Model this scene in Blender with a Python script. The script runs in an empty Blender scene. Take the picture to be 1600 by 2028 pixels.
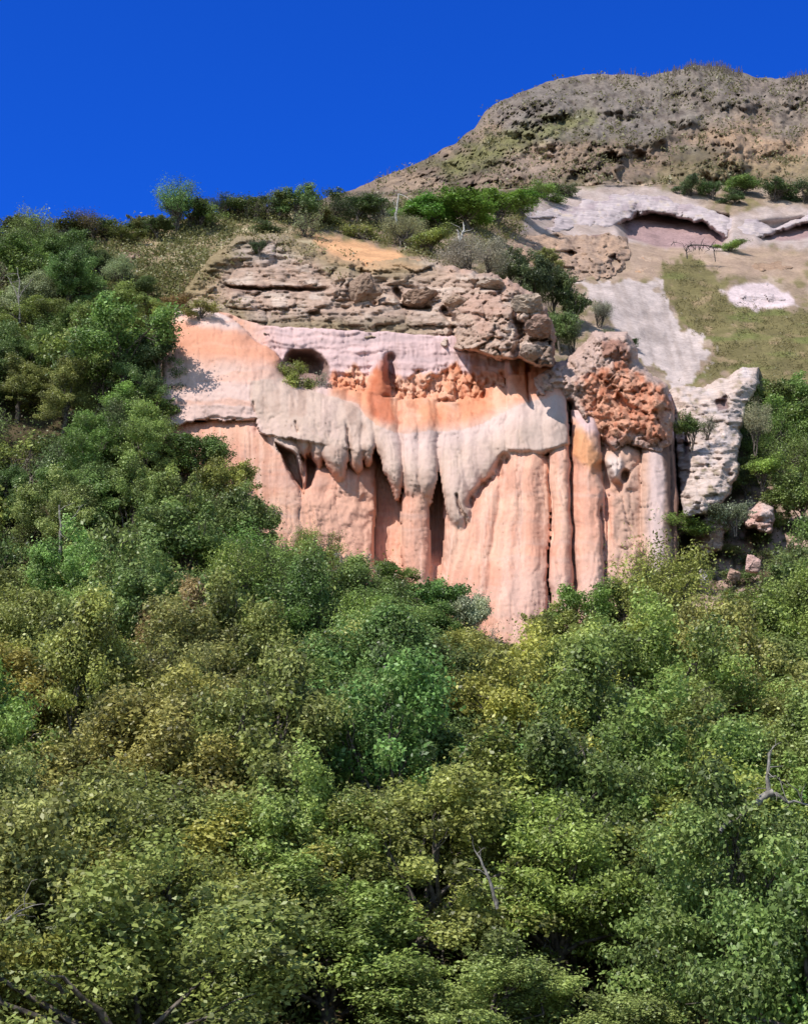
import bpy, bmesh, math, random
import numpy as np
R = math.radians
sc = bpy.context.scene
COL = sc.collection

# ------------------------------------------------------------------ camera, sky, sun, exposure
FOV = R(35.0); PITCH = R(12.0)
F = 1014.0 / math.tan(FOV / 2)          # focal length in photo pixels (1600 x 2028)
cam = bpy.data.cameras.new('camera'); camo = bpy.data.objects.new('camera', cam); COL.objects.link(camo)
camo.location = (0, 0, 0); camo.rotation_euler = (R(90) + PITCH, 0, 0)
cam.sensor_fit = 'VERTICAL'; cam.angle = FOV; cam.clip_start = 0.5; cam.clip_end = 6000
sc.camera = camo
SUN_EL = R(54); SUN_AZ = R(226)          # compass bearing of the sun: behind and to the left of the camera
world = bpy.data.worlds.new('World'); sc.world = world; world.use_nodes = True
wn = world.node_tree; wn.nodes.clear()
sky = wn.nodes.new('ShaderNodeTexSky'); sky.sky_type = 'NISHITA'; sky.sun_disc = False
sky.sun_elevation = SUN_EL; sky.sun_rotation = SUN_AZ; sky.altitude = 1500
sky.air_density = 1.0; sky.dust_density = 0.0; sky.ozone_density = 6.0
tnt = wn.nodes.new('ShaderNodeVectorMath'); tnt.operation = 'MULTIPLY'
# added tint: deep blue towards the view, warmer elsewhere so ambient light stays mild
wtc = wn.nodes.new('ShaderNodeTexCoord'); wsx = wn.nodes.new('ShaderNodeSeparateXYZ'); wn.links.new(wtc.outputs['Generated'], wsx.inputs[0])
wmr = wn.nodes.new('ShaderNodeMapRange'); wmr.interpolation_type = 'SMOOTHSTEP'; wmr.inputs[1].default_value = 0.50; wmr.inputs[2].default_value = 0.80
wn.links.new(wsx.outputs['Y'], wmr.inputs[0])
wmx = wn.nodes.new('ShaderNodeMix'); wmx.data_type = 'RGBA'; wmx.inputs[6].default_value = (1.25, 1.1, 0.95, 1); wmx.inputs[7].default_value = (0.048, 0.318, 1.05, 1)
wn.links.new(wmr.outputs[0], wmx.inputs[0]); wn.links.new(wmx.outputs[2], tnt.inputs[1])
bg = wn.nodes.new('ShaderNodeBackground'); bg.inputs['Strength'].default_value = 0.15
wo = wn.nodes.new('ShaderNodeOutputWorld')
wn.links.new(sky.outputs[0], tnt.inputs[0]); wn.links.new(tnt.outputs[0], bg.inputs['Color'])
wn.links.new(bg.outputs[0], wo.inputs['Surface'])
sun = bpy.data.lights.new('sun', 'SUN'); sun.energy = 4.3; sun.angle = R(0.5); sun.color = (1.0, 0.955, 0.89)
suno = bpy.data.objects.new('sun', sun); COL.objects.link(suno)
sdir = (math.sin(SUN_AZ) * math.cos(SUN_EL), math.cos(SUN_AZ) * math.cos(SUN_EL), math.sin(SUN_EL))
from mathutils import Vector
suno.rotation_euler = Vector(sdir).to_track_quat('Z', 'Y').to_euler()
suno.location = (-60, -60, 120)
sc.view_settings.view_transform = 'Standard'; sc.view_settings.look = 'None'
sc.view_settings.exposure = 0.42; sc.view_settings.gamma = 1.0

# ------------------------------------------------------------------ helpers
CP, SP = math.cos(PITCH), math.sin(PITCH)
def PT(px, py, D):
    """world point at depth D (metres along +Y) seen at photo pixel px, py; used as the survey of the place"""
    cx = (np.asarray(px, float) - 800) / F; cy = (1014 - np.asarray(py, float)) / F
    dy = CP - cy * SP; t = D / dy
    return np.stack([cx * t, np.asarray(D) + 0 * cx, (SP + cy * CP) * t], -1)
def s2l(r, g, b, k=0.73):
    f = lambda c: (c / 255 / 12.92) if c <= 10 else ((c / 255 + .055) / 1.055) ** 2.4
    return np.array([f(r), f(g), f(b)]) * k
def _h(ix, iy, iz):
    n = (ix * 374761393 + iy * 668265263 + iz * 2147483647 + 1274126177) & 0xffffffff
    n = ((n ^ (n >> 13)) * 1274126177) & 0xffffffff
    n = ((n ^ (n >> 15)) * 2246822519) & 0xffffffff
    return ((n ^ (n >> 16)) & 0xffff) / 65535.0
def vn(x, y, z=0.0):
    x = np.asarray(x, float); y = np.asarray(y, float) + 0 * x; z = np.asarray(z, float) + 0 * x
    ix = np.floor(x).astype(np.int64); iy = np.floor(y).astype(np.int64); iz = np.floor(z).astype(np.int64)
    fx = x - ix; fy = y - iy; fz = z - iz
    fx = fx * fx * (3 - 2 * fx); fy = fy * fy * (3 - 2 * fy); fz = fz * fz * (3 - 2 * fz)
    r = 0
    for a in (0, 1):
        wa = fx if a else 1 - fx
        for b in (0, 1):
            wb = fy if b else 1 - fy
            for c in (0, 1):
                wc = fz if c else 1 - fz
                r = r + wa * wb * wc * _h(ix + a, iy + b, iz + c)
    return r * 2 - 1
def fbm(x, y, z=0.0, o=4, g=0.5):
    r = 0; a = 1; t = 0
    for i in range(o):
        r = r + a * vn(np.asarray(x) * 2 ** i + 17.3 * i, np.asarray(y) * 2 ** i + 5.1 * i, z + 3.7 * i); t += a; a *= g
    return r / t
def blocks(X, Y, s, seed=0, warp=.55):
    """faceted, cracked blocks of rock: 0..about 1.6"""
    x = X / s + warp * fbm(X / s * .8, Y / s * .8, seed + 3., 3); y = Y / s + warp * fbm(X / s * .8, Y / s * .8, seed + 9., 3)
    ix = np.floor(x).astype(np.int64); iy = np.floor(y).astype(np.int64)
    f1 = np.full(x.shape, 9.); f2 = np.full(x.shape, 9.); val = np.zeros(x.shape)
    for a in (-1, 0, 1):
        for b in (-1, 0, 1):
            cx = ix + a; cy = iy + b; z = np.full(x.shape, int(seed), np.int64)
            dx = x - cx - _h(cx, cy, z); dy = y - cy - _h(cx, cy, z + 1); d = np.hypot(dx, dy)
            v = .7 * _h(cx, cy, z + 2) + (_h(cx, cy, z + 3) - .5) * 1.1 * dx + (_h(cx, cy, z + 4) - .6) * 1.1 * dy
            near = d < f1; f2 = np.where(near, f1, np.minimum(f2, d)); val = np.where(near, v, val); f1 = np.where(near, d, f1)
    return val + .22 * ss(0, .22, f2 - f1)
def ss(a, b, x):
    t = np.clip((x - a) / (b - a), 0, 1); return t * t * (3 - 2 * t)
def sd(poly, X, Y):
    """signed distance in pixels to a polygon, positive inside"""
    p = np.array(poly, float); n = len(p)
    d = np.full(X.shape, 1e9); ins = np.zeros(X.shape, bool)
    for i in range(n):
        a = p[i]; b = p[(i + 1) % n]; e = b - a
        L = max(e @ e, 1e-9)
        t = np.clip(((X - a[0]) * e[0] + (Y - a[1]) * e[1]) / L, 0, 1)
        d = np.minimum(d, (X - a[0] - t * e[0]) ** 2 + (Y - a[1] - t * e[1]) ** 2)
        c = (a[1] <= Y) != (b[1] <= Y)
        xi = a[0] + (Y - a[1]) * e[0] / (e[1] if abs(e[1]) > 1e-9 else 1e-9)
        ins ^= c & (X < xi)
    d = np.sqrt(d); return np.where(ins, d, -d)
def smax(a, b, k=.6):
    h = np.clip(k - np.abs(a - b), 0, k) / k
    return np.maximum(a, b) + h * h * k * .25
def warp(X, Y):
    return (X + 7 * fbm(X / 50, Y / 50, 90., 3) + 2.2 * fbm(X / 13, Y / 20, 93., 3), Y + 9 * fbm(X / 45, Y / 45, 97., 3) + 2.5 * fbm(X / 12, Y / 12, 99., 3))
def ld(pts, X, Y):
    """distance to a polyline"""
    d = np.full(X.shape, 1e9); p = np.array(pts, float)
    for a, b in zip(p[:-1], p[1:]):
        e = b - a; L = max(e @ e, 1e-9)
        t = np.clip(((X - a[0]) * e[0] + (Y - a[1]) * e[1]) / L, 0, 1)
        d = np.minimum(d, (X - a[0] - t * e[0]) ** 2 + (Y - a[1] - t * e[1]) ** 2)
    return np.sqrt(d)
def mix(c, new, m):
    return c * (1 - m[..., None]) + np.asarray(new) * m[..., None]

def mesh_np(name, V, Fq, mat=None, parent=None, smooth=True, col=None, tint=None):
    me = bpy.data.meshes.new(name)
    V = np.ascontiguousarray(V, np.float32); Fq = np.ascontiguousarray(Fq, np.int32)
    k = Fq.shape[1]
    me.vertices.add(len(V)); me.vertices.foreach_set('co', V.ravel())
    me.loops.add(Fq.size); me.loops.foreach_set('vertex_index', Fq.ravel())
    me.polygons.add(len(Fq)); me.polygons.foreach_set('loop_start', np.arange(0, Fq.size, k, dtype=np.int32))
    me.polygons.foreach_set('loop_total', np.full(len(Fq), k, np.int32))
    me.update(calc_edges=True)
    me.polygons.foreach_set('use_smooth', np.full(len(Fq), smooth, bool))
    if col is not None:
        a = me.color_attributes.new('Col', 'FLOAT_COLOR', 'POINT')
        c = np.concatenate([col, np.ones((len(col), 1))], 1).astype(np.float32)
        a.data.foreach_set('color', c.ravel())
    if tint is not None:
        a = me.attributes.new('tint', 'FLOAT', 'POINT'); a.data.foreach_set('value', np.asarray(tint, np.float32))
    if mat: me.materials.append(mat)
    return me
def obj(name, me, parent=None, loc=(0, 0, 0)):
    o = bpy.data.objects.new(name, me); COL.objects.link(o); o.location = loc
    if parent: o.parent = parent
    return o
def tag(o, label=None, cat=None, group=None, kind=None):
    if label: o['label'] = label
    if cat: o['category'] = cat
    if group: o['group'] = group
    if kind: o['kind'] = kind
    return o

# ------------------------------------------------------------------ materials
def nt_new(name):
    m = bpy.data.materials.new(name); m.use_nodes = True
    n = m.node_tree; n.nodes.clear(); return m, n
def rock_mat(name, scale=1.0, bump=0.5, var=0.25, stretch=(1, 1, 1), fine=6.0, speck=0.0):
    m, n = nt_new(name); N = n.nodes.new; Lk = n.links.new
    at = N('ShaderNodeAttribute'); at.attribute_name = 'Col'
    tc = N('ShaderNodeTexCoord'); mp = N('ShaderNodeMapping'); mp.inputs['Scale'].default_value = stretch
    Lk(tc.outputs['Object'], mp.inputs['Vector'])
    n1 = N('ShaderNodeTexNoise'); n1.inputs['Scale'].default_value = scale; n1.inputs['Detail'].default_value = 7; n1.inputs['Roughness'].default_value = 0.62
    n2 = N('ShaderNodeTexNoise'); n2.inputs['Scale'].default_value = fine; n2.inputs['Detail'].default_value = 5; n2.inputs['Roughness'].default_value = 0.7
    Lk(mp.outputs[0], n1.inputs['Vector']); Lk(mp.outputs[0], n2.inputs['Vector'])
    r1 = N('ShaderNodeMapRange'); r1.inputs[1].default_value = 0.3; r1.inputs[2].default_value = 0.7
    r1.inputs[3].default_value = 1 - var; r1.inputs[4].default_value = 1 + var * 0.7
    Lk(n1.outputs[0], r1.inputs[0])
    r2 = N('ShaderNodeMapRange'); r2.inputs[1].default_value = 0.3; r2.inputs[2].default_value = 0.7
    r2.inputs[3].default_value = 1 - speck; r2.inputs[4].default_value = 1 + speck
    Lk(n2.outputs[0], r2.inputs[0])
    mu = N('ShaderNodeMath'); mu.operation = 'MULTIPLY'; Lk(r1.outputs[0], mu.inputs[0]); Lk(r2.outputs[0], mu.inputs[1])
    vm = N('ShaderNodeVectorMath'); vm.operation = 'SCALE'; Lk(at.outputs['Color'], vm.inputs[0]); Lk(mu.outputs[0], vm.inputs['Scale'])
    ad = N('ShaderNodeMath'); ad.operation = 'MULTIPLY_ADD'; ad.inputs[1].default_value = 0.35
    Lk(n2.outputs[0], ad.inputs[0]); Lk(n1.outputs[0], ad.inputs[2])
    bp = N('ShaderNodeBump'); bp.inputs['Strength'].default_value = bump; bp.inputs['Distance'].default_value = 0.5
    Lk(ad.outputs[0], bp.inputs['Height'])
    b = N('ShaderNodeBsdfPrincipled'); b.inputs['Roughness'].default_value = 0.95
    b.inputs['Specular IOR Level'].default_value = 0.15
    Lk(vm.outputs[0], b.inputs['Base Color']); Lk(bp.outputs[0], b.inputs['Normal'])
    o = N('ShaderNodeOutputMaterial'); Lk(b.outputs[0], o.inputs['Surface'])
    return m
def leaf_mat(name, spread=0.5, hue=0.5):
    m, n = nt_new(name); N = n.nodes.new; Lk = n.links.new
    oi = N('ShaderNodeObjectInfo'); at = N('ShaderNodeAttribute'); at.attribute_name = 'tint'
    r = N('ShaderNodeMapRange'); r.inputs[3].default_value = 1 - spread; r.inputs[4].default_value = 1 + spread
    Lk(at.outputs['Fac'], r.inputs[0])
    vm = N('ShaderNodeVectorMath'); vm.operation = 'SCALE'; Lk(oi.outputs['Color'], vm.inputs[0]); Lk(r.outputs[0], vm.inputs['Scale'])
    # some leaves turn yellow / straw
    rr = N('ShaderNodeMapRange'); rr.inputs[1].default_value = 0.86; rr.inputs[2].default_value = 0.97; rr.inputs[4].default_value = hue
    Lk(at.outputs['Fac'], rr.inputs[0])
    mx = N('ShaderNodeMix'); mx.data_type = 'RGBA'; mx.inputs[7].default_value = (0.30, 0.26, 0.10, 1)
    Lk(rr.outputs[0], mx.inputs[0]); Lk(vm.outputs[0], mx.inputs[6])
    ge = N('ShaderNodeNewGeometry'); no = N('ShaderNodeTexNoise'); no.inputs['Scale'].default_value = 0.55; no.inputs['Detail'].default_value = 3
    Lk(ge.outputs['Position'], no.inputs['Vector'])
    rp = N('ShaderNodeMapRange'); rp.inputs[1].default_value = 0.52; rp.inputs[2].default_value = 0.72; rp.inputs[4].default_value = 0.32
    Lk(no.outputs[0], rp.inputs[0])
    mo = N('ShaderNodeMix'); mo.data_type = 'RGBA'; mo.inputs[7].default_value = (0.22, 0.20, 0.09, 1)
    Lk(rp.outputs[0], mo.inputs[0]); Lk(mx.outputs[2], mo.inputs[6]); mx = mo
    b = N('ShaderNodeBsdfPrincipled'); b.inputs['Roughness'].default_value = 0.45; b.inputs['Specular IOR Level'].default_value = 0.4
    t = N('ShaderNodeBsdfTranslucent')
    Lk(mx.outputs[2], b.inputs['Base Color']); Lk(mx.outputs[2], t.inputs['Color'])
    ms = N('ShaderNodeMixShader'); ms.inputs[0].default_value = 0.33; Lk(b.outputs[0], ms.inputs[1]); Lk(t.outputs[0], ms.inputs[2])
    o = N('ShaderNodeOutputMaterial'); Lk(ms.outputs[0], o.inputs['Surface'])
    return m
def bark_mat(name, c, c2):
    m, n = nt_new(name); N = n.nodes.new; Lk = n.links.new
    tc = N('ShaderNodeTexCoord'); no = N('ShaderNodeTexNoise'); no.inputs['Scale'].default_value = 5; no.inputs['Detail'].default_value = 6
    Lk(tc.outputs['Object'], no.inputs['Vector'])
    cr = N('ShaderNodeValToRGB'); cr.color_ramp.elements[0].position = 0.35; cr.color_ramp.elements[1].position = 0.65
    cr.color_ramp.elements[0].color = (*c, 1); cr.color_ramp.elements[1].color = (*c2, 1); Lk(no.outputs[0], cr.inputs[0])
    b = N('ShaderNodeBsdfPrincipled'); b.inputs['Roughness'].default_value = 0.9; Lk(cr.outputs[0], b.inputs['Base Color'])
    bp = N('ShaderNodeBump'); bp.inputs['Distance'].default_value = 0.05; Lk(no.outputs[0], bp.inputs['Height']); Lk(bp.outputs[0], b.inputs['Normal'])
    o = N('ShaderNodeOutputMaterial'); Lk(b.outputs[0], o.inputs['Surface'])
    return m
M_ROCK = rock_mat('smooth_sandstone', 0.5, 0.20, 0.12, (1, 1, 0.5), 3.5, 0.06)
M_ROUGH = rock_mat('rough_rock', 1.1, 0.75, 0.30, (1, 1, 1.4), 5.0, 0.14)
M_STRATA = rock_mat('layered_rock', 0.9, 0.85, 0.30, (0.5, 0.6, 3.0), 5.0, 0.14)
M_SOIL = rock_mat('stony_soil', 0.35, 0.5, 0.28, (1, 1, 1), 2.6, 0.2)
M_HILL = rock_mat('scrubby_hillside', 0.12, 0.8, 0.30, (1, 1, 1), 0.9, 0.32)
M_LEAF = leaf_mat('leaves', 0.72, 0.32)
M_DRYLEAF = leaf_mat('dry_leaves', 0.5, 0.2)
M_BARK = bark_mat('grey_brown_bark', (0.05, 0.038, 0.03), (0.17, 0.14, 0.115))
M_PALE = bark_mat('bleached_wood', (0.12, 0.105, 0.09), (0.30, 0.27, 0.235))
M_WHITE = bark_mat('sun_bleached_wood', (0.34, 0.31, 0.28), (0.6, 0.57, 0.52))
M_DARKTWIG = bark_mat('dark_twigs', (0.02, 0.018, 0.016), (0.09, 0.08, 0.07))

# ------------------------------------------------------------------ ground survey: depth of the hillside at each bearing
TAB = {
 -900: [(470, 175), (700, 150), (1000, 120), (1300, 103), (2028, 60), (2440, 46)],
 0:    [(470, 152), (600, 138), (900, 119), (1300, 101), (2028, 60), (2440, 46)],
 300:  [(440, 155), (520, 143), (660, 131), (900, 119), (1300, 101), (2028, 60), (2440, 46)],
 500:  [(420, 160), (520, 143), (670, 132), (900, 124), (1100, 116), (1300, 102), (2028, 60), (2440, 46)],
 900:  [(385, 185), (470, 165), (540, 145), (670, 133), (1000, 123), (1250, 114), (1350, 101), (2028, 60), (2440, 46)],
 1150: [(370, 215), (480, 190), (600, 165), (700, 150), (900, 130), (1200, 113), (1300, 105), (2028, 60), (2440, 46)],
 1350: [(370, 220), (560, 178), (760, 150), (900, 139), (1000, 131), (1200, 113), (1300, 105), (2028, 60), (2440, 46)],
 1600: [(370, 225), (560, 180), (760, 150), (900, 136), (1000, 127), (1200, 112), (1300, 104), (2028, 60), (2440, 46)],
 2500: [(370, 230), (560, 185), (760, 152), (900, 136), (1000, 127), (1200, 112), (1300, 104), (2028, 60), (2440, 46)],
}
TK = sorted(TAB)
def dbase(px, py, noise=True):
    px = np.asarray(px, float); py = np.asarray(py, float) + 0 * px; px = px + 0 * py
    vals = [np.interp(py, [a for a, _ in TAB[k]], [b for _, b in TAB[k]]) for k in TK]
    r = np.array(vals[0])
    for i in range(len(TK) - 1):
        w = ss(TK[i], TK[i + 1], px); m = px >= TK[i]
        r = np.where(m, vals[i] * (1 - w) + vals[i + 1] * w, r)
    if noise:
        r = r + 0.9 * fbm(px / 60, py / 45, 1.5, 4) * np.clip(r / 100, .5, 2)
    return r
SKY_NEAR = [(-900, 470), (0, 462), (100, 455), (200, 462), (290, 452), (400, 425), (500, 412), (600, 405), (700, 395), (800, 385), (900, 378), (1050, 370), (1200, 366), (1600, 370), (2500, 372)]
OLIVE = [(1310, 520), (1350, 505), (1400, 520), (1440, 565), (1460, 605), (1600, 615), (1720, 600), (1720, 860), (1500, 860), (1470, 760), (1430, 740), (1350, 765), (1420, 715), (1400, 680), (1350, 640), (1310, 580)]
CHUTE = [(1148, 556), (1300, 556), (1325, 600), (1350, 645), (1400, 680), (1412, 700), (1375, 745), (1350, 768), (1310, 735), (1260, 700), (1240, 670), (1215, 655), (1185, 600)]
ORANGE = [(600, 462), (640, 464), (700, 474), (770, 492), (830, 520), (880, 540), (760, 545), (700, 530), (640, 500)]
FOREST = [(-900, 480), (0, 540), (120, 500), (250, 545), (330, 620), (350, 800), (340, 890), (480, 930), (540, 1080), (700, 1130), (850, 1190), (980, 1290), (1100, 1290), (1230, 1200), (1290, 1100), (1380, 1110), (1440, 1010), (1490, 850), (1560, 800), (2500, 780), (2500, 2440), (-900, 2440)]
def ground_col(X, Y):
    c = np.zeros(X.shape + (3,)) + s2l(158, 136, 116)
    n = fbm(X / 45, Y / 25, 3.0, 5); n2 = fbm(X / 14, Y / 9, 9.0, 4)
    c = mix(c, s2l(182, 160, 142), ss(0.05, 0.35, n)); c = mix(c, s2l(128, 118, 78), ss(0.0, 0.3, n2 - n * 0.3) * 0.8)
    left = ss(700, 560, X) * ss(640, 600, Y)
    c = mix(c, s2l(156, 138, 102), left * 0.6)
    c = mix(c, s2l(208, 192, 158), left * ss(.0, .25, fbm(X / 20, Y / 8, 73., 4, .6)) * .8)
    c = mix(c, s2l(104, 100, 62), left * ss(.05, .3, n2 + .5 * n) * .8)
    w = fbm(X / 18, Y / 18, 5.0, 4) * 26
    c = mix(c, s2l(226, 172, 128), ss(-4, 14, sd(ORANGE, X, Y) + w * 0.6))
    # tan rock belt under the white ledge
    c = mix(c, s2l(186, 158, 138), ss(-4, 10, sd([(1000, 455), (1440, 470), (1600, 500), (1600, 560), (1440, 545), (1310, 560), (1150, 556), (1010, 520)], X, Y) + w * 0.5) * 0.8)
    for lp in ([(1035, 415), (1090, 380), (1160, 366), (1330, 372), (1450, 430), (1445, 500), (1200, 480), (1030, 462)], [(1430, 430), (1500, 412), (1740, 395), (1740, 500), (1440, 490)]): c = mix(c, s2l(204, 184, 180), ss(-6, 10, sd(lp, X, Y) + w * .5) * (.65 + .35 * n2))
    c = mix(c, s2l(126, 116, 78), ss(-3, 5, sd(OLIVE, X, Y) + w * 0.8 + 6 * n2)); c = mix(c, s2l(166, 142, 112), ss(-3, 5, sd(OLIVE, X, Y)) * ss(.1, .4, fbm(X / 26, Y / 10, 28., 5, .6)) * .8)
    c = mix(c, s2l(120, 122, 72), ss(-6, 10, sd(OLIVE, X, Y) + w * 0.8) * ss(0, .4, fbm(X / 70, Y / 14, 8., 4)))
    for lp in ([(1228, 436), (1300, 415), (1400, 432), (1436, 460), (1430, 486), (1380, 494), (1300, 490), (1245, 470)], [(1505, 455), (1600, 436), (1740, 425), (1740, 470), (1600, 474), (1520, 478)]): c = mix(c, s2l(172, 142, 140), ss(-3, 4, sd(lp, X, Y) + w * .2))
    ch = ss(-2, 3, sd(CHUTE, X, Y) + w * 0.9 + 5 * n2); c = mix(c, s2l(204, 186, 180), ch); c = mix(c, s2l(178, 160, 152), ch * ss(0, .4, fbm((X - Y * .3) / 9, Y / 70, 24., 4)) * .6)
    c = mix(c, s2l(222, 200, 200), ss(-3, 4, sd([(1428, 575), (1470, 560), (1520, 555), (1560, 580), (1578, 606), (1500, 614), (1440, 600)], X, Y) + w * 0.4))
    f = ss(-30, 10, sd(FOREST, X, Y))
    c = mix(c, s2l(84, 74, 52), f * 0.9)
    c = mix(c, s2l(206, 174, 158), ss(-10, 14, sd([(1270, 1040), (1400, 1010), (1500, 960), (1590, 1000), (1620, 1150), (1480, 1240), (1380, 1200), (1260, 1140)], X, Y) + 30 * n2) * ss(-.2, .15, n2 + .3 * n))
    return c
# near hillside sheet
xs = np.concatenate([np.arange(-900, -60, 40), np.arange(-60, 1660, 3.6), np.arange(1660, 2540, 40)]).astype(float)
top = np.interp(xs, [a for a, _ in SKY_NEAR], [b for _, b in SKY_NEAR]) + 5 * fbm(xs / 40, 0 * xs, 2.2, 4)
tv = np.concatenate([np.linspace(0, .26, 200, endpoint=False), np.linspace(.26, 1, 170)]); nv = len(tv)
X = np.repeat(xs[None], nv, 0); Y = top[None] + (2440 - top[None]) * tv[:, None]
D = dbase(X, Y)
DIPS = [([(600, 650), (1080, 690), (1090, 900), (600, 900)], 12), ([(1222, 432), (1300, 408), (1440, 432), (1432, 486), (1380, 494), (1300, 492), (1240, 474)], 8.5), ([(1500, 445), (1740, 420), (1740, 472), (1510, 476)], 5)]
for dp, am in DIPS: D = D + am * ss(-14, 10, sd(dp, X, Y))
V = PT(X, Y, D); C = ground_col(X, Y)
back = []
for k, (dy_, dz_) in enumerate([(6, 0.5), (14, -1), (40, -14), (120, -60)]):
    b = V[0].copy(); b[:, 1] += dy_; b[:, 2] += dz_; back.insert(0, b)
front = []
for yy, zz in [(38, -9.8), (25, -9.4), (12, -6.0), (4, -2.2), (-10, -1.7), (-60, -1.7)]:
    b = V[-1].copy(); b[:, 1] = yy; b[:, 2] = zz + 0.3 * fbm(b[:, 0] / 4, b[:, 1] / 4 + yy, 0, 3) * (yy > 6); b[:, 0] *= 1.6; front.append(b)
V = np.concatenate([np.array(back), V, np.array(front)], 0)
C = np.concatenate([np.repeat(C[:1], len(back), 0), C, np.repeat(C[-1:], len(front), 0)], 0)
def grid_faces(r, c):
    i = np.arange(r * c).reshape(r, c)
    return np.stack([i[:-1, :-1], i[1:, :-1], i[1:, 1:], i[:-1, 1:]], -1).reshape(-1, 4)
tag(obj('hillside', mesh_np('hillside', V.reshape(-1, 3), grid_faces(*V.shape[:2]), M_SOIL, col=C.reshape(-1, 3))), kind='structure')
# wide flat land far around the hill
g = 3000; gv = np.array([[-g, -g, -13], [g, -g, -13], [g, g, -13], [-g, g, -13]], float)
tag(obj('valley_ground', mesh_np('valley_ground', gv, np.array([[0, 1, 2, 3]]), M_SOIL, col=np.tile(s2l(110, 100, 70), (4, 1)))), kind='structure')

# far hill
SKY_FAR = [(200, 520), (450, 450), (600, 408), (700, 374), (760, 350), (830, 320), (900, 285), (940, 252), (960, 222), (985, 203), (1040, 180), (1080, 163), (1120, 153), (1165, 147), (1230, 146), (1285, 150), (1330, 142), (1370, 130), (1420, 130), (1465, 143), (1500, 156), (1550, 155), (1600, 146), (1700, 130), (2000, 160), (2600, 330)]
def hill_depth(X, Y, T):
    t = np.clip((Y - T) / np.maximum(470 - T, 30), 0, 1)
    d = 340 - 100 * t ** 0.75
    n = fbm(X / 55, Y / 40, 11., 5, .55); r = np.abs(fbm(X / 26, Y / 20, 4., 4, .6))
    rk = ss(-.15, .25, fbm(X / 120, Y / 80, 6., 3))
    return d - 9 * n - 6 * r * rk - rk * (5.5 * blocks(X, Y * 1.6, 26, 5) + 2.6 * blocks(X, Y * 1.5, 9, 8)) - 1.8 * fbm(X / 7, Y / 6, 21., 3, .7)
def hill_top(x): return np.interp(x, [a for a, _ in SKY_FAR], [b for _, b in SKY_FAR]) + 5.0 * fbm(np.asarray(x) / 22, 0 * np.asarray(x), 7.7, 5, .62)
xs = np.concatenate([np.arange(200, 560, 30), np.arange(560, 1660, 3.2), np.arange(1660, 2600, 30)]).astype(float)
nv = 110; T = hill_top(xs)
X = np.repeat(xs[None], nv, 0); Y = T[None] + (500 - T[None]) * np.linspace(0, 1, nv)[:, None]
D = hill_depth(X, Y, T[None])
C = np.zeros(X.shape + (3,)) + s2l(152, 128, 106)
n = fbm(X / 60, Y / 30, 2., 5); n2 = fbm(X / 22, Y / 12, 5., 5, .6)
C = mix(C, s2l(170, 142, 112), ss(0.0, .35, n)); C = mix(C, s2l(122, 112, 76), ss(0., .3, -n + .3 * n2) * .85)
C = mix(C, s2l(96, 84, 74), ss(.12, .38, n2) * .8)
grey = ss(-25, 15, sd([(1180, 170), (1260, 175), (1310, 210), (1320, 250), (1270, 270), (1190, 260), (1140, 230), (1050, 215), (1040, 195)], X, Y) + 30 * fbm(X / 20, Y / 14, 8., 4))
C = mix(C, s2l(146, 132, 124), grey * .9); C = mix(C, s2l(88, 76, 70), grey * ss(0.05, .3, fbm(X / 9, Y / 7, 14., 3)))
C = mix(C, s2l(120, 116, 74), ss(-15, 20, sd([(1000, 260), (1090, 235), (1180, 215), (1170, 245), (1080, 280), (1010, 290)], X, Y)) * .7)
C = mix(C, s2l(196, 158, 118), ss(-40, 30, sd([(1400, 230), (1560, 190), (1640, 190), (1640, 300), (1520, 350), (1440, 340), (1420, 290)], X, Y) + 25 * n2) * .8)
C = mix(C, s2l(204, 162, 132), ss(-8, 12, sd([(1460, 150), (1540, 160), (1545, 175), (1480, 185), (1450, 170)], X, Y) + 8 * n2) * .8)
C = mix(C, s2l(188, 160, 138), ss(-10, 20, sd([(1000, 310), (1090, 260), (1120, 300), (1060, 350), (980, 340)], X, Y) + 20 * n2) * .7)
C = mix(C, s2l(218, 188, 156), ss(-4, 6, sd([(1150, 366), (1220, 358), (1330, 362), (1350, 380), (1150, 385)], X, Y) + 6 * n2))
C = mix(C, s2l(150, 136, 84), ss(-10, 10, sd([(1300, 330), (1640, 310), (1640, 380), (1300, 380)], X, Y) + 20 * n2) * .6)
C = mix(C, C.mean(-1, keepdims=True) * np.array([1.08, 1.0, .9]), np.full(X.shape, .35)) * np.array([.90, .85, .84])
C = mix(C, s2l(136, 126, 118), ss(290, 230, Y + 60 * n) * .75); C = mix(C, s2l(126, 124, 78), ss(-10, 20, sd([(850, 330), (960, 270), (1100, 225), (1190, 205), (1180, 245), (1060, 290), (900, 350)], X, Y) + 25 * n2) * .75)
C = mix(C, s2l(100, 88, 82), ss(.05, .3, fbm(X / 10, Y / 7, 94., 4, .65)) * (.45 + .35 * ss(300, 220, Y)))
V = PT(X, Y, D); rows = []
for dy_, dz_ in [(8, -1), (40, -12), (140, -80)]:
    b = V[0].copy(); b[:, 1] += dy_; b[:, 2] += dz_; rows.insert(0, b)
last = V[-1].copy(); last[:, 2] -= 60; last[:, 1] -= 20
V = np.concatenate([np.array(rows), V, last[None]], 0); C = np.concatenate([np.repeat(C[:1], 3, 0), C, C[-1:]], 0)
tag(obj('hill', mesh_np('hill', V.reshape(-1, 3), grid_faces(*V.shape[:2]), M_HILL, col=C.reshape(-1, 3))), kind='structure')

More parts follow.
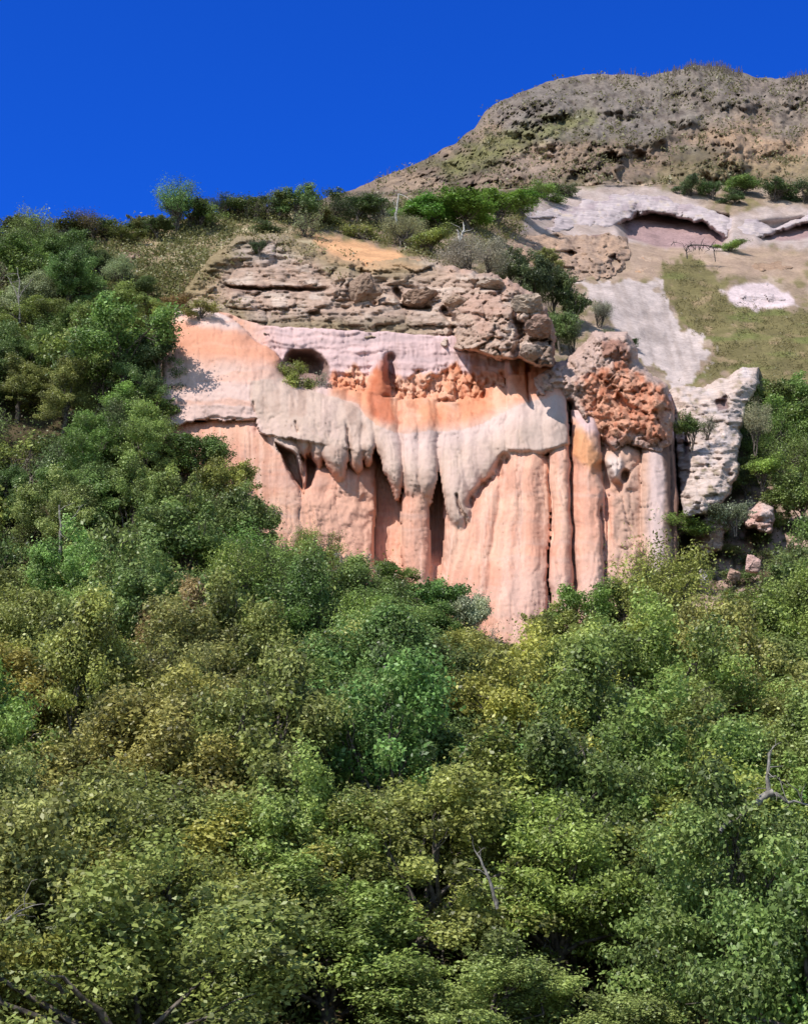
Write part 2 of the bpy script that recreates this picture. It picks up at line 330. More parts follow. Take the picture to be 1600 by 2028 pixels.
# ------------------------------------------------------------------ rock bodies
def relief(name, poly, step, dfn, cfn, mat, rag=5, skirt=5.0, edge=7.0, smooth=True):
    p = np.array(poly); x0, y0 = p.min(0) - 12; x1, y1 = p.max(0) + 12
    X, Y = np.meshgrid(np.arange(x0, x1, step), np.arange(y0, y1, step))
    s = sd(poly, X, Y) + rag * fbm(X / 16, Y / 16, 31., 4, .6)
    D = dfn(X, Y, s); e = np.clip((edge - s) / edge, 0, 2.0)
    D = D + skirt * e ** 2
    C = cfn(X, Y, s); V = PT(X, Y, D)
    keep = s > -edge * 0.7
    Fq = grid_faces(*X.shape); kf = keep.ravel()[Fq].all(1); Fq = Fq[kf]
    used = np.unique(Fq); mp = -np.ones(X.size, np.int64); mp[used] = np.arange(len(used))
    return obj(name, mesh_np(name, V.reshape(-1, 3)[used], mp[Fq], mat, col=C.reshape(-1, 3)[used], smooth=smooth))

def bumpcol(X, Y, x0, y0, x1, y1, w0, w1, base, amp, cap=0, topfade=0):
    """offset of a rounded buttress running from (x0,y0) down to (x1,y1)"""
    t = (Y - y0) / (y1 - y0); tc = np.clip(t, 0, 1)
    xc = x0 + (x1 - x0) * tc; w = w0 + (w1 - w0) * tc
    u = (X - xc) / w
    v = np.maximum(0, (Y - (y1 - cap)) / cap) if cap else np.where(Y > y1, 2., 0.)
    q = 1 - np.abs(u) ** 2.2 - v * v
    o = base + amp * np.clip(q, 0, 1) ** .7 - (1.0 * v * v if cap else 0)
    if topfade: o = o - 2.0 * ss(0, 1, (y0 - Y) / topfade)
    else: o = np.where(Y < y0, -99, o)
    if topfade and topfade < 100: o = np.where(Y < y0 - topfade, -99., o) - amp * .75 * ss(1, 0, tc * 1.6)
    return np.where(q > 0, o, -99.)

CLIFF = [(312, 655), (350, 617), (400, 606), (450, 615), (520, 640), (700, 650), (900, 662), (1010, 678), (1060, 700), (1100, 722), (1120, 745), (1160, 750), (1330, 780), (1336, 880), (1348, 1000), (1345, 1110), (1290, 1160), (1260, 1230), (1160, 1310), (1040, 1350), (940, 1310), (800, 1230), (560, 1160), (440, 1060), (330, 960), (300, 860), (318, 740)]
MOUND = [(270, 640), (350, 612), (400, 606), (450, 622), (495, 658), (530, 690), (553, 712), (562, 742), (600, 766), (650, 783), (710, 797), (745, 850), (745, 900), (520, 860), (508, 832), (388, 832), (330, 850), (270, 890)]
PANEL = [(270, 836), (509, 830), (530, 865), (562, 900), (585, 945), (596, 985), (592, 1060), (575, 1200), (270, 1200)]
def lipf(X): return np.interp(X, [500, 560, 600, 650, 700, 745, 800, 870, 930, 1000, 1060, 1110, 1140], [752, 747, 766, 783, 797, 838, 856, 852, 842, 818, 792, 786, 800])
LOBES = [  # x_top, y_top, x_bottom, y_bottom, w0, w1, base, amp, cap
 (522, 790, 572, 916, 27, 20, 0.5, 1.1, 60),
 (558, 800, 594, 975, 24, 10, 0.3, 1.1, 90),
 (600, 820, 606, 912, 22, 15, 0.8, 1.0, 60), (628, 820, 632, 930, 22, 16, 0.8, 1.1, 70),
 (660, 830, 670, 958, 34, 22, 1.0, 1.3, 80),
 (704, 835, 706, 938, 22, 16, 0.9, 1.0, 60), (730, 835, 730, 926, 18, 14, 0.9, 1.0, 50),
 (762, 845, 790, 992, 30, 12, 1.1, 1.4, 90),
 (812, 850, 820, 1000, 26, 22, 1.0, 1.4, 70), (842, 850, 846, 1006, 26, 20, 1.0, 1.5, 70),
 (890, 855, 914, 1058, 38, 20, 0.9, 1.1, 50), (930, 850, 936, 1010, 26, 16, 0.8, .9, 70),
 (960, 850, 958, 972, 34, 26, 0.9, .9, 70),
 (995, 830, 996, 925, 34, 22, 0.9, 0.8, 50),
 (1032, 800, 1034, 897, 28, 32, 1.2, 0.9, 14),
 (1064, 796, 1066, 897, 22, 24, 1.3, .9, 12),
 (1094, 788, 1102, 893, 27, 28, 1.5, 1.1, 10),
]
def fan(X, Y):
    """flutes of the broad central buttress spread downwards like a skirt"""
    k = 1 + np.clip(Y - 890, 0, 500) / 300
    m = ss(1085, 1060, X) * ss(860, 900, X) * ss(880, 910, Y)
    return X * (1 - m) + (1050 + (X - 1050) / k) * m
def cliff_off(X, Y):
    """metres the cliff face stands out from a smooth leaning plane; also returns zone masks"""
    X, Y = warp(X, Y)
    n1 = fbm(X / 60, Y / 60, 2., 4); n2 = fbm(X / 16, Y / 16, 6., 4, .55)
    fl = fbm(fan(X, Y) / 15, Y / 260, 12., 3)
    # back wall with pale band, bumpy orange lower part
    wall = -3.2 + 0.35 * n1 + 0.25 * fl + .3 * fbm(X / 90, Y / 7, 71., 4) * ss(770, 730, Y) + .12 * n2
    wob = 738 + 30 * fbm(X / 26, 0 * X, 4., 5, .6) - 16 * ss(980, 1030, X)
    orange = ss(-6, 6, Y - wob) * ss(640, 660, X)
    wall = wall + orange * (0.8 * n2 + .9 * blocks(X, Y, 20, 31) * .8 - 1.0 + .5 * fbm(X / 6, Y / 30, 77., 3))
    ledge2 = ss(5, -5, Y - (795 + 16 * fbm(X / 45, 0 * X, 9., 4)))
    wall = wall + orange * (0.55 * ledge2)
    # spire and its hollow
    wall = np.maximum(wall, bumpcol(X, Y, 758, 700, 742, 835, 10, 42, -2.4, 1.2, 30) + 0.25 * n2)
    wall = wall - 1.3 * ss(14, 2, np.abs(X - 773 + (Y - 740) * 0.05)) * ss(700, 712, Y) * ss(770, 750, Y)
    wall = wall - 1.0 * ss(22, 6, np.hypot(X - 770, (Y - 800) * .8))
    for xc, w in ((1015, 14), (1036, 11)): wall = np.maximum(wall, bumpcol(X, Y, xc, 708, xc + 2, 830, w, w + 2, -2.6, 1.0, 20))
    wall = np.maximum(wall, bumpcol(X, Y, 1075, 705, 1085, 850, 28, 30, -2.2, 1.0, 20) + 0.3 * n2)
    # cave
    cave = 1 - np.hypot((X - 603) / 49, (Y - 731) / 46)
    wall = wall - 3.6 * ss(0.0, 0.45, cave + .10 * n2)
    # background of the recesses lower down
    low = -2.4 - 1.5 * ss(735, 750, X) * ss(905, 885, X) + 0.15 * n1 + 0.25 * fl
    wall = np.where(Y > 870, low, np.where(Y > 840, wall + (low - wall) * (Y - 840) / 30, wall))
    o = wall
    # left mound: a smooth whaleback
    s0 = sd(MOUND, X, Y); s = sd([q for q in MOUND if q[1] < 826] + [(760, 930), (520, 935), (270, 960)], X, Y)
    s = np.where(s0 > 0, s, -1.)
    m = -1.2 + 3.3 * np.sqrt(np.clip(1 - (1 - np.clip(s / 70, 0, 1)) ** 2, 0, 1)) + 0.35 * n1 + 0.03 * n2
    m = m - 0.45 * ss(790, 835, Y) * ss(540, 500, X)
    o = np.maximum(o, np.where(s > 0, m, -99))
    s = sd(PANEL, X, Y)
    m = 0.5 + 0.8 * np.sqrt(np.clip(1 - (1 - np.clip(s / 45, 0, 1)) ** 2, 0, 1)) + 0.25 * n1 + 0.03 * n2
    o = np.maximum(o, np.where(s > 0, m - 0.4 * ss(500, 380, X), -99))
    # draped grey ridge: gently sloping shoulder above, lobes hanging below
    L = lipf(X); up = Y - L
    sh = 1.55 - 2.6 * np.clip((60 - up) / 60, 0, 1.6) ** 1.6 + 0.3 * n1 + 0.10 * n2
    lowlim = np.interp(X, [505, 520, 560, 590, 620, 700, 745, 760, 800, 870, 930, 1000, 1010, 1125], [820, 850, 885, 880, 890, 885, 875, 872, 905, 905, 930, 885, 880, 880])
    dr = np.where((X > 503) & (X < 1128) & (up > -34) & (Y < lowlim), sh * ss(500, 560, X) + (1 - ss(500, 560, X)) * 1.2, -99)
    dr = dr - .55 - 1.6 * np.clip((Y - (lowlim - 34)) / 34, 0, 1) ** 2
    o = smax(o, dr, .3)
    for (x0, y0, x1, y1, w0, w1, b, a, cap) in LOBES:
        o = smax(o, bumpcol(X, Y, x0, y0, x1, y1, w0, w1, b + .1, a * 1.05, cap, topfade=60) + 0.2 * n1 + 0.05 * n2 + .1 * fl, .4)
    drape_top = o.copy()
    pinks = [
     (650, 900, 655, 1300, 95, 90, -2.3, 1.9), (620, 955, 625, 1300, 34, 46, -0.6, 0.8),
     (823, 900, 829, 1300, 26, 30, -0.6, 1.4), 
     (913, 990, 905, 1300, 33, 38, -1.0, 1.3), (958, 960, 890, 1300, 14, 44, -0.5, 1.3), (985, 915, 925, 1300, 15, 46, -0.5, 1.7),
     (1030, 880, 1008, 1340, 24, 92, -0.4, 2.2), (1006, 900, 976, 1320, 12, 30, 0.3, 1.0), (1052, 880, 1050, 1340, 26, 34, 0.2, 1.8), (1075, 895, 1072, 1340, 12, 14, 0.6, .8),
     (1108, 870, 1116, 1340, 23, 25, 0.3, 1.9), (1160, 815, 1172, 1300, 30, 33, -0.2, 2.0),
     (1232, 860, 1228, 1300, 44, 52, -1.6, 1.4), (1296, 860, 1302, 1300, 26, 30, -0.6, 1.3), (1330, 850, 1338, 1300, 22, 22, -2.3, 1.0)]
    for p in pinks: o = smax(o, bumpcol(X, Y, *p) + 0.55 + 1.1 * ss(930, 1250, Y) * (p[2] > 860) + 0.30 * n1 + 0.04 * n2 + 0.20 * fl - 1.0 * ss(p[1] + 45, p[1], Y), .5)
    # talus at the foot of the dark recesses
    tal = -5.0 + np.clip((Y - 1030 - 0.9 * (810 - X)) / 34, 0, 4.0)
    o = np.maximum(o, np.where((X > 745) & (X < 812) & (Y > 1000), tal, -99))
    tal = -5.0 + np.clip((Y - 1075) / 12, 0, 4.2)
    o = np.maximum(o, np.where((X > 845) & (X < 900) & (Y > 1030), tal, -99))
    for pp, dd in (([(548, 876), (585, 900), (597, 950), (602, 978), (580, 950)], 3.2), ([(607, 902), (626, 925), (616, 958), (604, 968)], 2.6)): o = o - dd * ss(-3, 4, sd(pp, X, Y))
    # cracks
    def crack(pts, w, d):
        ya = pts[0][1]; yb = pts[-1][1]; m = ss(ya - 2, ya + 25, Y) * ss(yb + 2, yb - 25, Y) if yb - ya > 60 else .8
        return d * m * (.75 + .5 * n2) * ss(w * .9, 0, ld(pts, X, Y))
    o = o - crack([(1124, 800), (1130, 900), (1134, 1050), (1142, 1200), (1146, 1320)], 5, 1.6)
    o = o - crack([(1086, 900), (1090, 1000), (1092, 1070), (1084, 1180), (1076, 1320)], 4, 1.0)
    o = o - crack([(1188, 990), (1192, 1060), (1202, 1180), (1210, 1290)], 6, 1.6)
    o = o - crack([(1043, 712), (1046, 760), (1046, 808)], 4, 1.6)
    o = o - crack([(684, 830), (691, 880), (697, 925)], 5, 1.0)
    o = o - crack([(586, 838), (590, 860)], 4, 0.7)
    o = o - crack([(502, 792), (506, 812)], 4, 0.6)
    o = o - crack([(745, 930), (745, 1130)], 5, 0.8)
    o = o - crack([(905, 985), (922, 1040)], 6, 1.4)
    o = o - crack([(388, 833), (440, 827), (510, 831)], 3.5, 0.6)
    # rubbly scar on the slanting lower edge of the drape and rough right side
    rub = ss(16, 4, ld([(1002, 905), (985, 940), (955, 975), (935, 1000)], X, Y)); o = o - rub * (0.6 + 1.2 * n2)
    rough = ss(1185, 1215, X) * ss(860, 890, Y) * ss(1290, 1270, X)
    o = o + rough * (0.3 * n2 + .8 * blocks(X, Y * .7, 46, 4))
    o = o - 1.8 * ss(12, 4, np.hypot(X - 1238, (Y - 943) * .7)) - 1.2 * ss(20, 6, ld([(1190, 925), (1205, 955), (1220, 965)], X, Y))
    o = o + 1.0 * ss(26, 4, np.hypot(X - 1214, (Y - 925) * .75))
    rx = ss(690, 600, X) * ss(980, 1010, Y) ; o = o + rx * 0
    p1r = ss(590, 610, X) * ss(750, 735, X) * ss(950, 975, Y); o = o + p1r * (0.22 * n2 + .3 * n1)
    fr = np.abs(fbm(X / 46, Y / 30, 87., 4, .6)); o = o - .09 * ss(.03, 0, fr) * ss(.0, .25, fbm(X / 80, Y / 80, 88., 2) + .05)
    fv = np.abs(fbm(X / 14, Y / 130, 89., 3)); o = o - .12 * ss(.06, 0, fv)
    o = o + .07 * fbm(X / 5, Y / 5, 81., 3) + .22 * fbm(X / 28, Y / 60, 83., 4) * ss(540, 600, X) + .03 * fbm(X / 60, Y / 4, 85., 3)
    return o
def cliff_d(X, Y, s):
    Dc = 111 + (1250 - Y) * 0.0225
    Dc = Dc + 2.0 * ss(600, 280, X)
    return Dc - cliff_off(X, Y)
def cliff_c(X, Y, s):
    X, Y = warp(X, Y)
    salmon = s2l(225, 166, 141); grey = s2l(210, 182, 166)
    n1 = fbm(X / 50, Y / 50, 42., 5); n2 = fbm(X / 12, Y / 12, 46., 4); fl = fbm(fan(X, Y) / 9, Y / 160, 52., 3)
    hz = fbm(X / 260, Y / 14, 61., 4)
    c = np.zeros(X.shape + (3,)) + salmon
    c = mix(c, s2l(232, 184, 158), ss(-.2, .5, n1 + fl * .4)); c = mix(c, s2l(206, 156, 136), ss(-.1, .5, fl) * .5); c = mix(c, s2l(214, 176, 160), ss(0, .5, hz) * .5)
    vs = fbm(fan(X, Y) / 5, Y / 300, 58., 4, .6); c = mix(c, s2l(188, 138, 118), ss(.0, .5, vs) * .45); c = mix(c, s2l(238, 200, 182), ss(.0, .5, -vs) * .4)
    # pale foot of the flutes
    c = mix(c, s2l(218, 178, 162), ss(1090, 1150, Y + 30 * n1) * ss(980, 1020, X) * .75)
    c = mix(c, s2l(224, 172, 148), ss(955, 990, Y) * ss(590, 610, X) * ss(750, 740, X) * .8)
    # back wall: pale lavender pink band then orange
    bw = ss(870, 850, Y) * ss(480, 560, X); c = mix(c, s2l(224, 190, 186), bw)
    c = mix(c, s2l(200, 172, 170), bw * ss(.05, .35, hz) * .7)
    wob = 738 + 30 * fbm(X / 26, 0 * X, 4., 5, .6) - 22 * ss(930, 1040, X) - 8 * n2
    org = ss(-7, 7, Y - wob) * ss(640, 662, X) * ss(1130, 1110, X) * ss(872, 850, Y)
    c = mix(c, s2l(228, 156, 120), org); c = mix(c, s2l(234, 182, 154), org * ss(-0.1, .5, n1 + .3 * n2)); c = mix(c, s2l(200, 116, 80), org * ss(.05, .6, n2 - .4 * n1) * .6)
    sp = ss(-4, 8, sd([(752, 712), (770, 705), (778, 740), (778, 800), (790, 835), (760, 845), (730, 810), (722, 775), (742, 745)], X, Y) + 5 * n2)
    c = mix(c, s2l(194, 108, 76), sp * .8)
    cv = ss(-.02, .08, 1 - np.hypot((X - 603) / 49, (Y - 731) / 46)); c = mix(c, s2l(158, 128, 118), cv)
    # mound
    s_ = sd(MOUND, X, Y); mm = ss(-1, 2, s_)
    c = mix(c, s2l(228, 192, 178), mm)
    y_or = Y - 0.12 * (X - 400)
    c = mix(c, s2l(230, 164, 134), mm * ss(640, 662, y_or + 14 * n1) * ss(738, 690, y_or + 14 * n1))
    c = mix(c, s2l(236, 210, 200), mm * ss(645, 625, y_or + 10 * n1) * .8)
    c = mix(c, s2l(224, 192, 182), mm * ss(735, 765, Y + 10 * n1) * .75)
    c = mix(c, s2l(234, 176, 150), mm * ss(.1, .35, hz) * .5)
    # drape: greyish pink coat over the salmon rock
    L = lipf(X); low = np.full(X.shape, -99.)
    for (x0, y0, x1, y1, w0, w1, b, a, cap) in LOBES:
        low = np.maximum(low, bumpcol(X, Y, x0, y0, x1, y1 + 3, w0 + 2, w1 + 2, 0, 1, cap, topfade=200))
    ll = np.interp(X, [505, 520, 560, 590, 620, 700, 745, 760, 800, 870, 930, 1000, 1010, 1125], [820, 850, 885, 880, 890, 885, 875, 872, 905, 905, 930, 885, 880, 880])
    dm = np.maximum(ss(-.05, .75, low + .25 * n2) * (Y > L), ss(-26, 30, Y - L) * ss(498, 535, X) * ss(1130, 1120, X) * ss(ll + 2, ll - 8, Y))
    c = mix(c, grey, dm); c = mix(c, s2l(214, 184, 170), dm * ss(0, .4, n1 + .3 * fl)); c = mix(c, s2l(182, 150, 134), dm * ss(.05, .4, -n1 + .4 * fl) * .6)
    c = mix(c, s2l(226, 196, 188), dm * ss(60, 10, Y - L) * ss(740, 800, X) * .7)
    c = mix(c, s2l(196, 174, 164), dm * ss(1020, 1060, X) * .5)
    c = c * 1.06
    st = ss(.08, .4, fbm(X / 4.5, Y / 90, 64., 4, .65)) * ss(-.1, .3, fbm(X / 70, Y / 90, 65., 3)); c = mix(c, s2l(142, 116, 104), st * .22)
    # right side
    c = mix(c, s2l(206, 168, 148), ss(1190, 1230, X + 14 * n2) * ss(850, 890, Y) * .85)
    c = mix(c, s2l(214, 188, 182), ss(1275, 1292, X) * ss(1318, 1308, X) * ss(870, 900, Y) * .9)
    c = mix(c, s2l(128, 98, 86), ss(1308, 1318, X + .12 * (940 - Y)) * ss(860, 880, Y) * .9)
    c = mix(c, s2l(230, 162, 112), ss(1150, 1140, np.abs(X - 1165) + 1110) * 0 + ss(-8, 8, sd([(1128, 830), (1150, 850), (1195, 900), (1210, 925), (1180, 935), (1135, 905)], X, Y) + 6 * n2) * .8)
    c = mix(c, s2l(226, 208, 200), ss(26, 12, np.hypot(X - 1214, (Y - 925) * .75)) * .8)
    return c
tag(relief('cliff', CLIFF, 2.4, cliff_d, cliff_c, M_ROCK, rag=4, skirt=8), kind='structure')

# rubbly rust-coloured crag at the right end
CRAG = [(1048, 745), (1085, 728), (1120, 715), (1150, 690), (1175, 662), (1240, 660), (1256, 690), (1258, 712), (1290, 745), (1318, 765), (1334, 810), (1332, 880), (1310, 905), (1240, 885), (1205, 905), (1178, 870), (1140, 838), (1126, 800), (1100, 790), (1060, 790)]
def blocky(X, Y, z, k=1.0):
    a = fbm(X / 22 * k, Y / 20 * k, z, 4, .6); b = fbm(X / 9 * k, Y / 8 * k, z + 7, 3, .6)
    return 1 - 2.2 * np.abs(a) + 0.45 * b
def crag_d(X, Y, s):
    Dc = 111 + (1250 - Y) * 0.0225
    o = -0.6 + 2.3 * np.sqrt(np.clip(s / 45, 0, 1)) * .8 + 1.0 * blocks(X, Y * .8, 44, 3) + .7 * blocks(X, Y, 17, 7) + .15 * blocks(X, Y, 9, 9) + .6 * fbm(X / 20, Y / 20, 14., 4) + .25 * fbm(X / 6, Y / 6, 4., 3)
    o = o + 0.5 * ss(-4, 10, sd([(1190, 676), (1225, 668), (1250, 690), (1252, 715), (1225, 716), (1192, 706)], X, Y) + 12 * fbm(X / 12, Y / 12, 5., 3))
    o = o - 1.3 * ss(14, 4, ld([(1210, 775), (1232, 800), (1245, 812)], X, Y)) + ss(20, 6, np.hypot(X - 1300, Y - 800)) * 1.2
    o = o - 1.2 * ss(12, 3, ld([(1128, 800), (1150, 840), (1185, 870), (1210, 895)], X, Y))
    return Dc - o
def crag_c(X, Y, s):
    n1 = fbm(X / 30, Y / 30, 13., 4); n2 = fbm(X / 10, Y / 10, 3., 4)
    c = np.zeros(X.shape + (3,)) + s2l(216, 184, 170)
    r = ss(-12, 18, sd([(1145, 770), (1180, 735), (1240, 728), (1300, 765), (1335, 820), (1330, 870), (1230, 860), (1190, 860), (1150, 830)], X, Y) + 34 * n1 + 10 * n2)
    c = mix(c, s2l(230, 168, 138), r); c = mix(c, s2l(200, 120, 88), r * ss(-.1, .5, n2 + .4 * n1) * .7); c = mix(c, s2l(232, 172, 142), r * ss(.05, .35, -n2) * .6)
    c = mix(c, s2l(176, 124, 104), .8 * ss(-3, 6, sd([(1190, 676), (1225, 668), (1250, 690), (1252, 715), (1225, 716), (1192, 706)], X, Y) + 10 * n2))
    c = mix(c, s2l(196, 158, 146), ss(860, 885, Y + 10 * n1) * .7)
    return c
tag(relief('crag', CRAG, 2.2, crag_d, crag_c, M_ROUGH, rag=6, skirt=7), kind='structure')

# layered tan ledge over the cliff
LEDGE = [(345, 612), (365, 570), (400, 530), (430, 500), (470, 470), (540, 462), (600, 482), (650, 505), (720, 524), (800, 514), (900, 530), (985, 548), (1045, 578), (1080, 612), (1098, 670), (1094, 724), (1060, 728), (1030, 706), (990, 716), (940, 700), (880, 690), (850, 676), (700, 674), (560, 670), (490, 662), (440, 632), (400, 622)]
def strat(X, Y, z=0.):
    yy = Y + 10 * fbm(X / 90, Y / 60, 5., 3) + (X - 700) * -0.02
    return fbm(X / 70, yy / 5.5, z, 4, .62), fbm(X / 26, yy / 13, z + 9, 4, .6)
def ledge_d(X, Y, s):
    a, b = strat(X, Y)
    D = 129.3 - 1.5 * ss(820, 950, X) + np.clip(668 - Y, -60, 400) * 0.055
    am = .25 + .55 * ss(-.2, .3, fbm(X / 110, Y / 50, 19., 3)); D = D - am * (.8 * a + 1.0 * b) - 1.5 * blocks(X * .7, Y * 1.3, 46, 14) - .5 * fbm(X / 40, Y / 24, 29., 4) - .4 * blocks(X * .6, Y * 2., 10, 15) - .5 * ss(560, 640, Y) * ss(690, 650, Y) * ss(850, 700, X)
    nose = ss(850, 1000, X); D = D - nose * (1.2 + 2.0 * blocks(X, Y * 1.2, 42, 8) + 1.0 * blocks(X, Y * 1.3, 17, 12) + 3.5 * ss(580, 630, Y))
    D = D + ss(8, -14, X - (1082 - .0 * Y)) * 0 
    D = D - 2.2 * ss(42, 10, np.hypot((X - 690) * .8, (Y - 568))) * blocks(X, Y, 26, 2.)
    D = D + 2.0 * ss(6, 1, np.abs(Y - 572 - 6 * b - (X - 560) * .03)) * ss(430, 470, X) * ss(660, 620, X)
    D = D + 2.5 * ss(10, 2, ld([(700, 530), (728, 545), (742, 600)], X, Y)) + 2 * ss(10, 2, ld([(785, 575), (800, 605), (850, 612)], X, Y))
    D = D + 3.0 * ss(12, 3, ld([(1030, 600), (1020, 630), (1035, 665), (1020, 700)], X, Y)) + 2.2 * ss(12, 3, ld([(880, 615), (900, 640), (895, 680)], X, Y)) + 2.2 * ss(12, 3, ld([(1095, 625), (1040, 640)], X, Y))
    D = D + 3 * ss(9, 3, np.hypot(X - 612, (Y - 660) * 1.2))
    return D
def ledge_c(X, Y, s):
    a, b = strat(X, Y, 4.); n1 = fbm(X / 60, Y / 40, 17., 4)
    c = np.zeros(X.shape + (3,)) + s2l(212, 180, 160)
    c = mix(c, s2l(230, 204, 186), ss(0, .35, b + .4 * n1)); c = mix(c, s2l(172, 146, 132), ss(.05, .5, a) * .5)
    c = mix(c, s2l(186, 162, 148), ss(600, 640, Y + 20 * n1) * ss(900, 800, X) * .75)
    c = mix(c, s2l(222, 202, 196), ss(-10, 12, sd([(440, 500), (480, 468), (560, 468), (600, 500), (560, 530), (470, 520)], X, Y) + 14 * n1) * .7)
    c = mix(c, s2l(150, 112, 100), ss(10, 3, np.abs(Y - 572 - 6 * b)) * ss(430, 470, X) * ss(660, 620, X) * .5)
    c = mix(c, s2l(188, 160, 116), ss(470, 400, X) * ss(620, 580, Y) * .7)
    c = mix(c, s2l(206, 164, 144), ss(850, 950, X) * ss(0, .3, n1) * .7)
    c = mix(c, s2l(122, 104, 92), ss(1060, 1085, X) * .5)
    eg = ss(54, 8, s + 26 * n1) * ss(690, 640, Y) * ss(900, 800, X); c = mix(c, s2l(160, 142, 106), eg * .85)
    c = mix(c, s2l(218, 176, 136), ss(-10, 12, sd([(600, 475), (700, 490), (780, 515), (830, 530), (740, 540), (660, 515)], X, Y) + 12 * n1) * .9)
    return c
tag(relief('rock_ledge', LEDGE, 2.4, ledge_d, ledge_c, M_STRATA, rag=9, skirt=6), kind='structure')

# outcrops on the slope to the right: each is a thing
def outcrop(name, poly, label, base, pts, thick=2.5, caves=(), strata=0.6, blk=0.8, step=2.6, mat=None, rag=8, fwd=0.):
    def dfn(X, Y, s):
        D = dbase(X, Y, False) - fwd; a, b = strat(X * 1.3, Y * 1.3, 6.)
        D = D - thick * np.clip(s / 34, 0, 1) ** .8 - strata * (a + b) * .7 - blk * 1.1 * blocks(X * .8, Y * 1.5, 24, 21) - blk * .5 * blocks(X * .8, Y * 1.4, 10, 25) + 1.6
        for cp, dep in caves: D = D + dep * ss(-1, 5, sd(cp, X, Y) + 9 * fbm(X / 18, Y / 10, 3., 4, .6))
        return D
    def cfn(X, Y, s):
        n1 = fbm(X / 40, Y / 24, 33., 4); n2 = fbm(X / 12, Y / 7, 23., 4)
        c = np.zeros(X.shape + (3,)) + np.array(base)
        for col, thr, k, w in pts: c = mix(c, col, ss(thr, thr + .3, n1 if w else n2) * k)
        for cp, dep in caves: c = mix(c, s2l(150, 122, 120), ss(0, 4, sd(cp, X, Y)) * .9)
        return c
    o = relief(name, poly, step, dfn, cfn, mat or M_STRATA, rag=rag, skirt=3.5 + fwd, edge=6)
    return tag(o, label, 'rock outcrop', 'rock outcrops on the upper slope')
LAV = s2l(214, 196, 196); LAV2 = s2l(184, 162, 166)
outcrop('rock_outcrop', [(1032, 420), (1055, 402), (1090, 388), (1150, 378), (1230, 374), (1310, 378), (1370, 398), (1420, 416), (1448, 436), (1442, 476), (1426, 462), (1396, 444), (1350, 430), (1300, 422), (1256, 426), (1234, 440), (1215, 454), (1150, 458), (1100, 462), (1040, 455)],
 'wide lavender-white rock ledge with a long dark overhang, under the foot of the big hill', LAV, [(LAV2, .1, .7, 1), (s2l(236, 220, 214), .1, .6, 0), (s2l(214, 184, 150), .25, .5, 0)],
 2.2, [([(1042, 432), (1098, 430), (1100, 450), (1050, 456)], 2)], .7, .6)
outcrop('rock_outcrop', [(1430, 440), (1470, 420), (1512, 424), (1508, 438), (1530, 452), (1600, 420), (1720, 405), (1720, 436), (1600, 446), (1520, 464), (1490, 484), (1432, 470)],
 'pinkish white layered ledge at the right edge of the photo with a low shaded undercut', LAV, [(LAV2, .1, .7, 1), (s2l(234, 214, 204), .1, .6, 0)],
 2.4, [([(1434, 452), (1470, 458), (1466, 470), (1434, 466)], 2)], .8, .4)
outcrop('rock_outcrop', [(985, 455), (1010, 442), (1045, 440), (1060, 458), (1040, 466), (1000, 466)],
 'small white slab on the left tip of the lavender ledge, beside the green bank', s2l(230, 216, 208), [(LAV2, .1, .5, 0)], 1.2, (), .5, .3)
outcrop('rock_outcrop', [(1008, 470), (1060, 462), (1130, 460), (1215, 458), (1240, 470), (1250, 500), (1240, 540), (1200, 556), (1150, 560), (1100, 556), (1050, 545), (1010, 520)],
 'broken tan cracked rock face between the lavender ledge and the gully bushes', s2l(190, 160, 140), [(s2l(150, 124, 110), .05, .7, 0), (s2l(214, 176, 148), .1, .7, 1)],
 2.6, [([(1205, 508), (1222, 495), (1226, 525), (1215, 540)], 2.5), ([(1118, 498), (1132, 492), (1134, 510)], 2), ([(1120, 456), (1160, 452), (1210, 456), (1180, 470)], 2)], 1.0, 1.5, 2.4, M_ROUGH)
outcrop('rock_outcrop', [(1240, 492), (1300, 505), (1400, 500), (1430, 530), (1320, 545), (1300, 562), (1240, 560), (1235, 520)],
 'low buff and orange stained rock bench just above the bare white gully', s2l(202, 172, 150), [(s2l(206, 150, 100), .2, .7, 0), (s2l(216, 194, 180), .0, .7, 1)], 1.2, (), .5, .5, 2.6, M_ROUGH)
outcrop('rock_outcrop', [(1462, 522), (1500, 508), (1550, 512), (1575, 530), (1550, 545), (1490, 545)],
 'low brown rock bank with a dark slit, above the white patch', s2l(182, 150, 126), [(s2l(150, 124, 100), .1, .6, 0)], 2.0, [([(1485, 538), (1540, 538), (1538, 544), (1490, 544)], 2)], .5, .6, 2.6, M_ROUGH)
outcrop('rock_outcrop', [(1425, 585), (1450, 568), (1500, 558), (1540, 562), (1566, 588), (1580, 606), (1500, 616), (1440, 602)],
 'flat white bleached rock patch in the olive grass slope at right', s2l(226, 206, 206), [(s2l(208, 184, 180), .1, .6, 0)], 1.4, (), .7, .8, 2.2, rag=16)
outcrop('rock_outcrop', [(1366, 664), (1400, 658), (1436, 664), (1438, 676), (1390, 682)],
 'thin cream rock slab in the olive grass right of the white gully', s2l(206, 186, 150), [(s2l(160, 140, 110), .1, .6, 0)], 0.9, (), .3, .3, 2.0)
